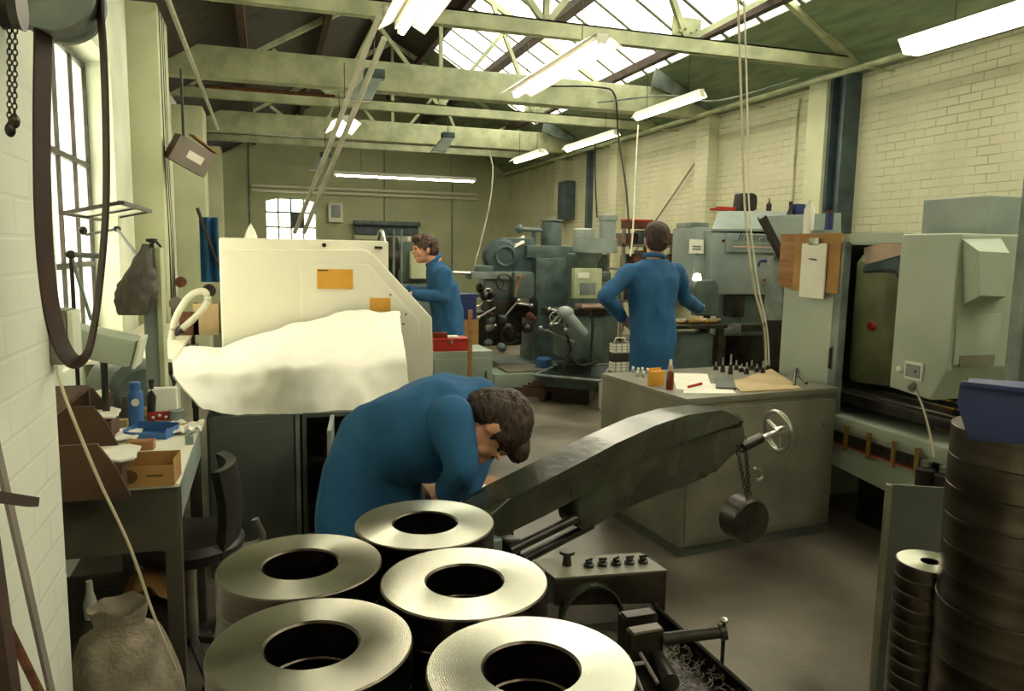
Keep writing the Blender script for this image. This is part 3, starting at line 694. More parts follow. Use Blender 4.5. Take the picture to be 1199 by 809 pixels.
# drum (grey motor) behind
c = at(152, 455, y=3.6)
t = thing('grey_drum', 'rounded grey metal drum lying beyond the bench papers', 'drum', V((c.x, 3.6, c.z-.14)))
build('drum_body', MB().lathe(c+V((.07, -.1, 0)), [(0, 0), (.1, 0), (.135, .03), (.14, .1), (.14, .26), (.13, .3), (0, .32)], 32, (-.5, .9, 0)), 'steel_grey', t)
build('foot', MB().bx(c.x-.1, c.x+.1, 3.6, 3.75, .8, c.z-.1), 'cab_grey', t)
# far bench carrying drum, hoses, column
z2 = .82; fb = at(250, 405, z=1.0)
t = thing('machine_bench', 'cluttered bench along the left wall beyond the workbench', 'workbench', (-.6, 4.6, 0))
build('bench_top', MB().bx(-.89, -.5, y1b+.03, 6.2, .76, .8), 'cab_olive', t)
build('upper_shelf', MB().bx(-.89, -.48, 4.3, 6.25, .93, .95), 'cream_paint', t)
for y in (3.1, 4.4, 6.1): build('leg', MB().bx(-.55, -.51, y, y+.04, 0, .76), 'cab_grey', t)
for y in (4.35, 6.15): build('bracket', MB().bx(-.55, -.52, y, y+.03, .8, .93), 'cab_grey', t)
# tall grey column
a = at(183, 452, y=3.35)
cx, cy = a.x, 3.35; zt = at(183, 290, y=3.35).z
t = thing('grey_column', 'tall grey steel column standing on the bench beyond the blue can', 'column', (cx, cy, .8))
wd = at(195, 300, y=3.35).x - at(172, 300, y=3.35).x
build('post', MB().bx(cx-wd/2, cx+wd/2-.02, cy, cy+.09, .8, zt, .004), 'machine_grey', t)
build('flange', MB().bx(cx+wd/2-.02, cx+wd/2, cy-.012, cy+.1, .8, zt, .002), 'steel_cream', t)
build('foot', MB().bx(cx-wd/2+.005, cx+wd/2+.01, cy-.05, cy, .8, .8+.15, .006), 'steel_grey', t)
build('knob', MB().lathe((cx+.0, cy+.04, zt), [(0, 0), (.008, 0), (.008, .02), (.022, .024), (.022, .035), (0, .038)], 14), 'black', t)
# hanging bag
c = at(160, 330, y=3.3)
t = thing('hanging_bag', 'crumpled grey-brown bag hanging on the side of the grey column', 'bag', c+V((0, 0, -.1)))
def bagf(u, v):
    th = 2*PI*u; r = (.035+.035*math.sin(PI*min(1, v*1.1)))*(1+.25*noise.noise(V((math.cos(th)*1.8+7, math.sin(th)*1.8, v*3)))+.22*noise.noise(V((math.cos(th)*6, math.sin(th)*6, v*8))))*(1.25-.9*v)
    return c+V((math.cos(th)*r*1.1 + .06*v-.02, math.sin(th)*r*.8, -.13+.28*v))
build('bag_body', MB().grid(bagf, 40, 26), 'bag_cloth', t, ang=80)
build('strap', MB().tube([c+V((.04, 0, .12)), c+V((.07, 0, .16)), c+V((.09, .02, .14))], .005, smooth=4), 'black', t)
# swing arm from the wall with clamp
a = at(137, 268, y=4.0); b_ = at(165, 305, y=3.6)
t = thing('swing_arm', 'thin grey swing arm with clamp knob above the hanging bag', 'arm', b_)
build('rod', MB().cyl(a, b_, .007), 'steel_grey', t); build('clamp', MB().ell(a, (.018, .018, .014)), 'dark_steel', t)
build('cross_rod', MB().cyl(a, at(100, 275, y=3.9), .006), 'steel_grey', t); build('knob', MB().ell(at(97, 270, y=3.9), (.02, .02, .02)), 'dark_steel', t)
a = at(80, 297, y=3.7)
t = thing('gauge_stand', 'dark jointed stand with crossbar in front of the left window', 'stand', V((a.x, 3.8, .8)))
q = at(83, 298, y=3.8)
build('upright', MB().cyl((q.x, 3.8, .8), (q.x, 3.8, q.z), .009), 'dark_steel', t)
build('crossbar', MB().cyl(q, at(120, 300, y=3.8), .012), 'steel_grey', t); build('brace', MB().cyl(q, at(107, 375, y=3.8), .008), 'steel_grey', t)
build('knob', MB().ell(q, (.022, .022, .02)), 'dark_steel', t)
# hoses on far bench
c = at(228, 365, y=5.2)
t = thing('flexible_hose', 'looped pale flexible hose standing up behind the grey column', 'hose', V((c.x, 5.2, .95)))
build('hose', MB().tube([at(200, 402, y=5.2), at(206, 372, y=5.2), at(222, 347, y=5.2), at(238, 341, y=5.2), at(243, 352, y=5.2), at(232, 368, y=5.2), at(213, 385, y=5.2)], .022, 10, 6), 'cable_white', t)
build('nozzle', MB().cyl(at(213, 385, y=5.2), at(205, 392, y=5.2), .03, .015), 'dark_steel', t)
for k, (px, py, s, m, lab) in enumerate(((242, 398, .16, 'cardboard_pale', 'pale open wooden crate on the far bench against the cream enclosure'), (222, 402, .12, 'rust', 'rusty brown box beside the pale crate on the far bench'))):
    p = at(px, py, y=5.4); p.z = .951
    t = thing('small_crate', lab, 'crate', p)
    build('front_board', MB().bx(p.x-s/2, p.x+s/2, 5.4, 5.415, p.z, p.z+s*1.3), m, t)
    for x in (p.x-s/2, p.x+s/2-.015): build('side_board', MB().bx(x, x+.015, 5.415, 5.6, p.z, p.z+s*1.3), 'wood', t)
    build('base', MB().bx(p.x-s/2+.015, p.x+s/2-.015, 5.415, 5.6, p.z, p.z+.012), 'wood', t)
for k, (px, py, r, m) in enumerate(((207, 355, .05, 'plate_grey'), (212, 330, .04, 'rust'), (245, 340, .05, 'oily'))):
    p = at(px, py, y=6.1); solo('wall_gear', MB().lathe(V((p.x, 6.1, p.z)), [(0, 0), (r*.6, 0), (r, .01), (r, .05), (r*.5, .06), (0, .06)], 14, (0, -1, 0)), m, ('grey round fitting on the pillar above the flexible hose', 'brown round fitting on the pillar, highest of the three', 'dark round fitting between the pillars beside the cream enclosure')[k], 'fitting')
c = at(246, 295, y=9.5); t = thing('hanging_cloth', 'blue cloth hanging between the left pillars behind the cream enclosure', 'cloth', V((c.x, 9.5, c.z-.3)))
build('cloth', MB().grid(lambda u, v: V((c.x-.1+.2*u, 9.5+.04*math.sin(u*12), c.z-.35+.75*v)) , 12, 6, .01), 'blue_cloth', t, ang=80)
build('dark_strap', MB().cyl(V((c.x-.12, 9.47, c.z+.5)), V((c.x+.1, 9.47, c.z-.2)), .02), 'black', t)
# grey case fixed on the pier and pale tilted box below belt
c = at(66, 395, x=-.45)
t = thing('wall_case', 'grey-green switch case with pale side fixed to the end of the near wall', 'case', c)
a = at(52, 362, y=1.98); b_ = at(86, 425, y=1.98)
build('case_body', MB().bx(-.473, -.437, 1.95, 2.03, b_.z, a.z, .004), 'cab_olive', t); build('case_door', MB().bx(-.436, -.424, 1.95, 2.03, b_.z+.005, a.z-.003, .003), 'plaster_white', t)
a = at(117, 403, y=2.9)
t = thing('tilted_lampshade', 'pale green tapered metal shade lying tilted below the hanging belt', 'shade', a)
build('shade', MB().box(a, (.24, .16, .1), rot('Y', 14), .02), 'pale_green', t); build('rim', MB().box(a+V((.125, 0, -.028)), (.01, .165, .105), rot('Y', 14), .003), 'plaster_white', t)
build('stem', MB().cyl(a+V((0, .05, -.05)), V((a.x, a.y+.05, .87)), .012), 'dark_steel', t)
solo('clutter_shelf', MB().bx(-.89, -.62, 2.5, 3.05, 1.02, 1.035).bx(-.89, -.87, 2.5, 3.05, .87, 1.02).bx(-.64, -.62, 2.5, 2.52, .87, 1.02).bx(-.64, -.62, 3.03, 3.05, .87, 1.02), 'wood_dark', 'small dark shelf on the bench behind the brown boxes', 'shelf')
# belt on its pulley
yb_ = 1.58
c = at(63, -8, y=yb_)
t = thing('drive_pulley', 'grey drive pulley at the top left corner carrying the belt', 'pulley', c)
build('pulley_wheel', MB().lathe(c+V((0, .055, 0)), [(0, 0), (.075, 0), (.075, .02), (.07, .025), (.07, .09), (.075, .095), (.075, .11), (0, .11)], 40, (0, -1, 0)), 'steel_grey', t)
build('shaft', MB().cyl(c+V((0, -.16, 0)), c+V((0, .2, 0)), .016), 'dark_steel', t)
build('bracket', MB().bx(-.473, c.x, yb_+.16, yb_+.2, c.z-.02, c.z+.02), 'dark_steel', t)
pts = []
L_ = [(52, -10), (50, 60), (49, 150), (50, 240), (54, 310), (62, 370), (74, 408), (89, 424), (103, 412), (112, 370), (119, 310), (124, 240), (124, 150), (121, 60), (117, 10), (114, -40), (100, -60), (75, -65), (58, -45)]
pts = [at(x, y, y=yb_) for x, y in L_]; sp = spline(pts + [pts[0]], 6)[:-1]
mb = MB(); n = len(sp); W2, TH = .022, .004; rows = []
ctr = V((sum(p.x for p in sp)/n, yb_, sum(p.z for p in sp)/n))
for i in range(n):
    d = (sp[(i+1) % n]-sp[i-1]).normalized(); nn = d.cross(V((0, 1, 0))).normalized()
    wv = (V((0, .9, 0)) + nn*.35).normalized()
    nn = d.cross(wv).normalized()
    rows.append([mb.bm.verts.new(sp[i]+wv*(W2*a)+nn*(TH*b)) for a, b in ((-1, -.5), (1, -.5), (1, .5), (-1, .5))])
for i in range(n):
    a, b = rows[i], rows[(i+1) % n]
    for j in range(4): mb.bm.faces.new((a[j], a[(j+1) % 4], b[(j+1) % 4], b[j]))
solo('drive_belt', mb, 'leather', 'long brown leather belt loop hanging from the pulley at top left', 'belt')
# chain near the top left
def chain(p0, p1, s, mb):
    d = (p1-p0); k = max(2, int(d.length/(s*1.5))); B = basis(d)
    for i in range(k):
        c = p0+d*((i+.5)/k); ax = B.col[0] if i % 2 else B.col[1]
        T = basis(ax); pts = []
        dn = d.normalized(); sd = dn.cross(ax).normalized()
        for j in range(13):
            a_ = 2*PI*j/12; pts.append(c+dn*(math.cos(a_)*s)+sd*(math.sin(a_)*s*.6))
        mb.sweep(pts, s*.22, 5, False, up=ax)
    return mb
mb = MB(); chain(at(11, 20, y=1.2), at(11, 150, y=1.2), .0045, mb); chain(at(18, 20, y=1.2), at(17, 140, y=1.2), .0045, mb)
mb.ell(at(12, 152, y=1.2), (.007, .007, .01), n=8).ell(at(17, 142, y=1.2), (.007, .007, .01), n=8)
tag(build('pull_chain', mb, 'dark_steel'), 'thin doubled dark chain hanging against the near left wall', 'chain')
solo('chain_wheel', MB().lathe(at(14, 8, y=1.2), [(0, -.012), (.03, -.012), (.026, 0), (.03, .012), (0, .012)], 24, (1, 0, 0)), 'dark_steel', 'dark wheel above the doubled pull chain at the top left', 'wheel')
# wooden crate hanging from the pillar
c = at(222, 182, y=6.4)
t = thing('hanging_crate', 'grey-brown open box hung tilted from the first left pillar', 'box', c)
R_ = rot('Y', 28) @ rot('Z', 20)
M_ = lambda v: c + R_ @ V(v)
for nm, q, sz in (('back_board', (0, .09, 0), (.28, .01, .2)), ('front_board', (0, -.09, 0), (.28, .01, .2)), ('side_board', (-.14, 0, 0), (.01, .17, .2)), ('side_board', (.14, 0, 0), (.01, .17, .2)), ('base', (0, 0, -.095), (.27, .17, .01))):
    build(nm, MB().box(M_(q), sz, R_), 'wood_dark' if nm != 'front_board' else 'plate_grey', t)
build('reflector', MB().box(M_((.02, -.098, .0)), (.12, .006, .06), R_), 'white', t)
build('lid', MB().box(M_((.05, 0, .13)), (.22, .17, .01), R_ @ rot('Y', 8)), 'cardboard', t)
build('hanger', MB().cyl(M_((-.1, 0, .1)), M_((-.1, 0, .1))+V((0, 0, .5)), .01, n=6), 'black', t)
# stool
bk = at(255, 570, d=3.0); st = at(232, 655, d=2.75)
t = thing('swivel_chair', 'black padded swivel chair with curved backrest tucked beside the bench', 'chair', (st.x-.03, st.y, 0))
sx, sy, sz = st.x-.03, st.y, .5
build('seat', MB().lathe((sx, sy, sz-.06), [(0, 0), (.17, 0), (.19, .02), (.195, .045), (.17, .07), (0, .08)], 28), 'black', t)
bz_ = bk.z
build('backrest', MB().grid(lambda u, v: V((sx+.17+.02*math.sin(v*PI)+.05*(2*u-1)**2*-1, sy-.15+.3*u, bz_-.14+.32*v)), 16, 10, .035), 'black', t, ang=80)
build('back_bracket', MB().tube([(sx, sy, sz-.06), (sx+.24, sy, sz-.05), (sx+.23, sy, bz_-.05)], .014, smooth=5), 'bright_steel', t)
build('column', MB().cyl((sx, sy, .1), (sx, sy, sz-.06), .025), 'bright_steel', t)
for k in range(5):
    a_ = k*2*PI/5; e = V((sx+.24*math.cos(a_), sy+.24*math.sin(a_), .06))
    lg = build('leg', MB().bar((sx, sy, .11), e, .03, .025), 'dark_steel', t); build('castor', MB().cyl(e+V((0, -.012, -.033)), e+V((0, .012, -.033)), .027), 'black', lg)
# things under the bench
p = at(170, 650, d=2.6); p.z = .301
t = thing('rag_pile', 'brown crumpled rags on the shelf under the bench', 'rags', p)
build('rags', MB().grid(lambda u, v: V((p.x-.1+.2*u, p.y-.05+.15*v, p.z+.13*math.sin(PI*u)*math.sin(PI*min(1, v+.2))*(1+.5*noise.noise(V((u*6, v*6, 0)))))), 16, 12, .01), 'cardboard', t, ang=80)
p = at(103, 660, d=2.5); p.z = .301
solo('white_bottle', MB().lathe(V((p.x, p.y, .301)), [(0, 0), (.02, 0), (.022, .05), (.012, .09), (.01, .13), (0, .13)], 14), 'white', 'small pale bottle under the workbench', 'bottle')
# cable from the case to the floor
pts = [at(66, 430, y=1.93), at(70, 445, y=1.85), at(82, 480, y=1.78), at(115, 560, y=1.8), at(152, 640, y=1.82), at(180, 720, y=1.84), at(206, 784, y=1.86)]
solo('trailing_cable', MB().tube(pts, .0035, 6, 8), 'hose', 'thin pale cable trailing from the wall case down past the bench', 'cable')
# sack on the floor
c = at(158, 795, d=2.0); zt = at(110, 732, d=1.9).z
def sackf(u, v):
    th = 2*PI*u; hh = zt
    r = (.135*(1-v)**.75 + .045)*(1+.18*noise.noise(V((math.cos(th)*1.6, math.sin(th)*1.6, v*3)))) if v < .9 else .05+(v-.9)*.12
    return V((c.x-.02-.02*v+r*math.cos(th)*1.2, c.y+.05+r*math.sin(th), hh*v + .015*noise.noise(V((u*8, v*8, 2)))))
solo('hessian_sack', MB().grid(sackf, 40, 30), 'sack', 'grey-brown hessian sack slumped on the floor beside the near wall', 'sack', ang=80)
# leaning bars at the lower left
solo('flat_bar', MB().bar(at(-5, 520, x=-.45), at(125, 1100, z=0.0), .026, .006, (1, 0, 0)), 'plate_grey', 'flat grey steel bar leaning against the near left wall', 'bar')
a = at(-30, 578, y=.95); b_ = at(40, 588, y=1.1)
solo('square_bar', MB().bar(a, b_, .012, .012), 'leather', 'short dark brown bar projecting from the left edge of the picture', 'bar')
solo('rusty_bar', MB().cyl(at(3, 722, x=-.462), at(188, 1100, z=.004), .008, n=10), 'rust', 'rusty brown round bar leaning at the bottom left', 'bar')
solo('dark_plank', MB().bar(at(-12, 640, y=.9), at(20, 860, y=1.0), .03, .012, (1, 0, 0)), 'leather', 'dark brown plank edge at the extreme bottom left', 'plank')
# things behind the side-view worker: cabinet, red box, stick, crates
a = at(506, 413, y=5.35); b_ = at(578, 413, y=5.35)
t = thing('tool_cupboard', 'pale grey-green tool cupboard right of the cream lathe carrying the red box', 'cabinet', ((a.x+b_.x)/2, 5.6, 0))
zc = a.z
build('body', MB().bx(a.x, b_.x, 5.37, 5.75, 0, zc, .006), 'pale_green_dark', t); build('door', MB().bx(a.x+.02, b_.x-.02, 5.355, 5.37, .08, zc-.05, .004), 'pale_green_dark', t)
build('handle', MB().bx(b_.x-.06, b_.x-.05, 5.34, 5.355, zc-.25, zc-.15), 'bright_steel', t)
a = at(508, 413, y=5.4); b_ = at(549, 399, y=5.4)
t = thing('red_box', 'bright red metal toolbox on the grey-green cupboard below the worker', 'box', ((a.x+b_.x)/2, 5.48, zc))
build('box_body', MB().bx(a.x, b_.x, 5.4, 5.58, zc, b_.z, .006), 'red', t); build('lid', MB().bx(a.x-.004, b_.x+.004, 5.396, 5.584, b_.z, b_.z+.02, .004), 'red', t)
zt = b_.z+.02
build('latch', MB().bx((a.x+b_.x)/2-.01, (a.x+b_.x)/2+.01, 5.388, 5.4, b_.z-.02, b_.z+.01), 'bright_steel', t)
t = thing('red_case', 'small dark red case with papers on top of the red toolbox', 'case', (a.x+.07, 5.47, zt))
build('case_body', MB().bx(a.x, a.x+.11, 5.43, 5.52, zt, zt+.04, .005), 'amber', t); build('papers', MB().bx(a.x+.112, a.x+.2, 5.43, 5.52, zt, zt+.012), 'paper', t)
a = at(551, 363, y=5.25); b_ = at(550, 442, y=5.25)
solo('wooden_stick', MB().bx(a.x-.012, a.x+.016, 5.25, 5.275, 0, a.z), 'wood', 'upright wooden stick in front of the grey-green cupboard', 'stick')
a = at(534, 345, y=6.6); b_ = at(558, 374, y=6.6)
t = thing('blue_bin', 'dark blue plastic bin behind the side-view worker', 'bin', ((a.x+b_.x)/2, 6.75, 0))
build('bin_body', MB().bx(a.x-.1, b_.x, 6.6, 6.9, b_.z, a.z, .01), 'navy', t); build('bin_rim', MB().bx(a.x-.11, b_.x+.01, 6.59, 6.6, a.z-.03, a.z+.005), 'navy', t)
solo('low_stand', MB().bx(a.x-.08, b_.x+.02, 6.62, 6.88, 0, b_.z-.272, .01), 'cab_grey', 'low grey stand carrying the brown carton and dark blue bin', 'stand')
t = thing('cardboard_carton', 'brown cardboard carton beneath the dark blue bin', 'box', ((a.x+b_.x)/2, 6.75, b_.z-.27))
build('carton', MB().bx(a.x-.06, b_.x+.02, 6.6, 6.85, b_.z-.27, b_.z-.001), 'cardboard', t); build('tape', MB().bx(a.x-.02, a.x+.01, 6.597, 6.6, b_.z-.27, b_.z-.01), 'cardboard_pale', t)
# ------------------------------------------------------------------ milling machines along the right side
def bp(t, name, x0, y0, x1, y1, y, dep, m, bev=.01, par=None):
    a, b = at(x0, y0, y=y), at(x1, y1, y=y); return build(name, MB().bx(a.x, b.x, y, y+dep, b.z, a.z, bev), m, par or t)
def wheel(t, px, py, y, r, m='bright_steel', name='handwheel', ax=(0, -1, 0)):
    c = at(px, py, y=y); h = build(name, MB().torus(c, r, r*.11, ax, 28, 8), m, t)
    B = basis(ax)
    for k in range(3):
        a_ = 2*PI*k/3+.4; build('spoke', MB().cyl(c, c+B.col[0]*(r*math.cos(a_))+B.col[1]*(r*math.sin(a_)), r*.07, n=8), m, h)
    build('crank_knob', MB().cyl(c+B.col[0]*r, c+B.col[0]*r+V(ax).normalized()*r*.5, r*.13, n=10), 'black', h); return h
def lever(t, p, q, y, m='bright_steel', r=.012):
    a, b = at(p[0], p[1], y=y), at(q[0], q[1], y=y); l = build('lever', MB().cyl(a, b, r, n=8), m, t); build('lever_ball', MB().ell(b, (r*2.2,)*3, n=10), m, l)
# A: horizontal/turret mill at the back
Y = 8.5; c = at(605, 400, y=Y); t = thing('turret_mill', 'blue-grey milling machine with boxy overarm and round gearbox at the back', 'milling machine', (c.x, Y+.3, 0))
bp(t, 'column', 628, 302, 668, 432, Y, .55, 'mill_teal', .02)
a = at(600, 440, y=Y); b_ = at(668, 440, y=Y); build('base', MB().bx(a.x-.2, b_.x+.05, Y-.15, Y+.6, 0, .22, .02), 'machine_green', t)
bp(t, 'overarm', 617, 287, 682, 303, Y+.05, .4, 'mill_teal', .02); bp(t, 'side_door', 640, 318, 656, 372, Y-.012, .012, 'mill_teal', .004)
c = at(645, 290, y=Y+.25); zt = at(645, 259, y=Y+.25).z
build('motor', MB().lathe(c, [(0, 0), (.13, 0), (.13, (zt-c.z)*.86), (.11, zt-c.z), (0, zt-c.z)], 24), 'mill_teal', t); build('motor_cap', MB().lathe(V((c.x, c.y, zt)), [(0, 0), (.14, 0), (.14, .02), (0, .03)], 24), 'steel_grey', t)
lever(t, (634, 270), (608, 268), Y+.2, 'mill_teal', .025); bp(t, 'arm_post', 624, 270, 628, 288, Y+.2, .05, 'steel_teal', .004)
c = at(594, 300, y=Y+.1); build('gearbox', MB().lathe(c+V((0, .3, 0)), [(0, 0), (.2, 0), (.22, .03), (.22, .26), (.18, .3), (0, .32)], 28, (-.25, -1, 0)), 'steel_teal', t)
build('gear_ring', MB().torus(c+V((-.03, -.03, 0)), .11, .018, (-.25, -1, 0)), 'mill_teal', t); bp(t, 'gearbox_body', 592, 278, 626, 322, Y+.12, .35, 'steel_teal', .03)
bp(t, 'table', 552, 318, 608, 327, Y-.15, .28, 'steel_grey', .006); bp(t, 'table_vice', 560, 311, 578, 318, Y-.12, .2, 'mill_teal', .01)
bp(t, 'saddle', 568, 327, 604, 350, Y-.1, .3, 'machine_green', .02); bp(t, 'knee', 572, 350, 630, 372, Y-.1, .35, 'oily', .03); bp(t, 'gear_apron', 560, 365, 612, 405, Y-.05, .3, 'oily', .05)
random.seed(21)
for k in range(12):
    q = at(562+random.random()*60, 332+random.random()*75, y=Y-.15-.1*random.random()); build('casting_boss', MB().lathe(q, [(0, 0), (.03+.04*random.random(), .0), (.03+.03*random.random(), .06), (.02, .08), (.015, .14), (0, .15)], 14, (random.uniform(-.7, .7), -1, random.uniform(-.4, .5))), random.choice(['oily', 'machine_green', 'dark_steel', 'rust', 'bright_steel']), t)
a = at(530, 319, y=Y-.1); b_ = at(578, 321, y=Y-.1); build('feed_bar', MB().cyl(a, b_, .02, n=10), 'bright_steel', t)
wheel(t, 558, 350, Y-.2, .08); wheel(t, 572, 345, Y-.25, .07); wheel(t, 590, 330, Y-.25, .09, 'dark_steel'); wheel(t, 597, 392, Y-.3, .1, 'oily')
lever(t, (590, 372), (607, 352), Y-.3); lever(t, (604, 355), (622, 358), Y-.25); lever(t, (603, 348), (608, 324), Y-.28, 'wood'); lever(t, (580, 360), (560, 372), Y-.3)
bp(t, 'swivel_head', 602, 318, 626, 350, Y-.25, .22, 'machine_green', .05); bp(t, 'spindle_nose', 608, 348, 620, 358, Y-.22, .1, 'bright_steel', .01)
a = at(602, 288, y=Y+.1)
solo('white_rag', MB().grid(lambda u, v: at(598+16*u, 287-9*v+2*math.sin(u*5), y=Y+.08+.1*v)+V((0, 0, .01*noise.noise(V((u*6, v*6, 0))))), 10, 8, .01), 'paper', 'white rag lying on the gearbox of the back milling machine', 'rag')
a = at(566, 418, y=Y-.3); b_ = at(612, 404, y=Y-.3)
t = thing('green_crate', 'low grey-green steel crate on the floor before the back milling machine', 'crate', ((a.x+b_.x)/2, Y-.45, 0))
build('crate_body', MB().bx(a.x, b_.x, Y-.75, Y-.25, 0.05, .2, .01), 'pale_green_dark', t)
for x in (a.x+.05, b_.x-.1): build('runner', MB().bx(x, x+.05, Y-.75, Y-.25, 0, .05), 'wood_dark', t)
# B: knee mill with pale head
Y = 7.55; c = at(690, 440, y=Y); t = thing('knee_mill', 'knee milling machine with pale rounded belt head, beside the standing worker', 'milling machine', (c.x, Y+.3, 0))
bp(t, 'column', 684, 330, 722, 440, Y+.25, .5, 'machine_green', .03); a = at(668, 450, y=Y); b_ = at(722, 450, y=Y); build('base', MB().bx(a.x, b_.x, Y-.05, Y+.75, 0, .12, .02), 'machine_green', t)
c = at(711, 281, y=Y); zt = at(711, 251, y=Y).z; r = at(721, 270, y=Y).x - c.x
build('motor', MB().lathe(c, [(0, 0), (r*.9, 0), (r*.95, (zt-c.z)*.75), (r*1.08, (zt-c.z)*.76), (r*1.08, (zt-c.z)*.95), (0, zt-c.z)], 28), 'machine_grey', t)
h = MB(); a = at(684, 270, y=Y); z0, z1 = at(700, 296, y=Y).z, at(700, 279, y=Y).z
P = [V((a.x+.115*math.cos(w_), Y+.115*math.sin(w_), z0)) for w_ in [PI*.5+PI*i/12 for i in range(13)]] + [V((c.x+r*1.15*math.cos(w_), Y+r*1.15*math.sin(w_), z0)) for w_ in [-PI*.5+PI*i/12 for i in range(13)]]
h.prism(P, (0, 0, z1-z0), .012); build('belt_housing', h, 'machine_grey', t)
build('front_cover', MB().lathe(V((a.x, Y, z1)), [(0, 0), (.115, 0), (.11, .09), (.09, .1), (0, .1)], 24), 'machine_grey', t)
c2_ = at(684, 300, y=Y); build('quill_head', MB().lathe(V((c2_.x+.05, Y, z0)), [(0, 0), (.15, 0), (.13, -.06), (.1, -.1), (.09, -.24), (.05, -.26), (.045, -.36), (0, -.36)], 24), 'machine_green', t)
bp(t, 'ram', 690, 297, 712, 318, Y+.1, .7, 'machine_green', .03); bp(t, 'turret', 696, 318, 716, 332, Y+.3, .4, 'machine_green', .03)
bp(t, 'table', 645, 362, 722, 370, Y-.18, .3, 'dark_steel', .005); bp(t, 'saddle', 668, 370, 708, 382, Y-.15, .35, 'machine_green', .01); bp(t, 'knee', 664, 382, 706, 420, Y-.15, .42, 'machine_green', .03)
for k in range(3): bp(t, 'table_slot', 682+2*k, 357+4*k, 716+k, 360+4*k, Y-.2+.02*k, .2, 'gold' if k else 'stripes', .002)
a = at(662, 366, y=Y-.35); b_ = at(684, 392, y=Y-.35)
build('power_feed', MB().cyl(a, b_, .06, .055, 18), 'machine_grey', t); build('feed_head', MB().ell(a, (.09, .07, .07)), 'machine_grey', t)
for p_, q_ in (((655, 368), (645, 380)), ((652, 364), (643, 362)), ((660, 375), (662, 386)), ((640, 388), (633, 384))): lever(t, p_, q_, Y-.35, r=.01)
wheel(t, 650, 372, Y-.33, .06); 
build('knee_crank', MB().tube([at(672, 400, y=Y-.2), at(650, 392, y=Y-.35), at(640, 386, y=Y-.35)], .012), 'bright_steel', t)
for k, pts in enumerate((((664, 392), (668, 410), (662, 425), (659, 438)), ((690, 362), (694, 380), (692, 410), (690, 438)), ((668, 418), (680, 428), (700, 424)))):
    build('coolant_hose', MB().tube([at(x, y_, y=Y-.3-.02*k) for x, y_ in pts], .016, 8, 5), 'rubber', t)
a, b_ = at(671, 314, y=Y-.15), at(702, 349, y=Y-.15)
t2 = thing('readout_box', 'cream digital readout box fixed under the pale milling head', 'control box', ((a.x+b_.x)/2, Y-.1, b_.z))
build('case', MB().bx(a.x, b_.x, Y-.2, Y-.11, b_.z, a.z, .012), 'steel_cream', t2); aa, bb = at(679, 331, y=Y-.2), at(697, 345, y=Y-.2)
build('display_panel', MB().bx(aa.x, bb.x, Y-.212, Y-.2, bb.z, aa.z, .004), 'steel_grey', t2)
a, b_ = at(677, 319, y=Y-.2), at(690, 326, y=Y-.2); build('white_label', MB().bx(a.x, b_.x, Y-.208, Y-.2, b_.z, a.z), 'white', t2)
# chip tray and pallet
a = at(625, 440, y=Y-.7); 
P = [at(625, 439, z=.3), at(654, 427, z=.3), at(716, 427, z=.3), at(703, 446, z=.3)]; cen = sum(P, V())/4
Q = [cen+(p-cen)*.72+V((0, 0, -.13)) for p in P]
t = thing('chip_tray', 'wide flared sheet-steel chip tray at the foot of the pale headed mill', 'tray', V((cen.x, cen.y, 0)))
mb = MB(); vs, fs = mb._add(P+Q, [(0, 1, 5, 4), (1, 2, 6, 5), (2, 3, 7, 6), (3, 0, 4, 7), (4, 5, 6, 7)]); bmesh.ops.solidify(mb.bm, geom=fs, thickness=.008); build('pan', mb, 'machine_green', t)
for i in range(4): build('rolled_rim', MB().cyl(P[i], P[(i+1) % 4], .014, n=8), 'steel_grey', t)
build('tray_base', MB().prism([V((cen.x+(q.x-cen.x)*.8, cen.y+(q.y-cen.y)*.8, 0)) for q in Q], (0, 0, .165), .01), 'oily', t)
t = thing('duckboard', 'wooden duckboard on the floor beside the chip tray', 'pallet', V((at(630, 458, z=0).x, at(630, 458, z=0).y, 0)))
d0, d1, d2, d3 = [at(x, y_, z=.09) for x, y_ in ((606, 458), (624, 450), (652, 451), (638, 461))]
for k in range(4): build('slat', MB().bar(d0.lerp(d1, k/3.), d3.lerp(d2, k/3.), .02, .09, (0, 0, 1)), 'wood_dark', t)
for f in (.1, .9): build('bearer', MB().bar(d0.lerp(d3, f)-V((0, 0, .05)), d1.lerp(d2, f)-V((0, 0, .05)), .06, .05), 'wood_dark', t)
P = at(615, 436, z=.2); t = thing('floor_box', 'low dark timber box on the floor left of the chip tray', 'box', V((P.x, P.y, 0)))
build('box_body', MB().bx(P.x-.2, P.x+.5, P.y, P.y+.4, 0, .2, .01), 'machine_green', t); build('lid', MB().bx(P.x-.22, P.x+.52, P.y-.02, P.y+.42, .2, .225, .005), 'cab_olive', t)
P = at(712, 480, z=0); t = thing('paint_bucket', 'white bucket with a brown label on the floor beside the worker', 'bucket', P)
build('pail', MB().lathe(P, [(0, 0), (.085, 0), (.105, .27), (.11, .275), (.1, .275), (.095, .02), (0, .02)], 24), 'white', t)
lb_ = MB(); n = 14
for zz in (0,):
    lb_.grid(lambda u, v: P+V(((.088+.014*(v*.55+.25))*math.sin((u-.5)*2.2), -(.088+.014*(v*.55+.25))*math.cos((u-.5)*2.2), .06+.15*v))+V((0, -.004, 0)), 12, 4, .002)
build('label', lb_, 'cardboard', t)
P = at(637, 432, y=8.0); solo('blue_can', MB().lathe(V((P.x, 8.0, 0)), [(0, 0), (.09, 0), (.09, .32), (.07, .34), (0, .34)], 20), 'blue', 'blue can on the floor between the two milling machines', 'can')
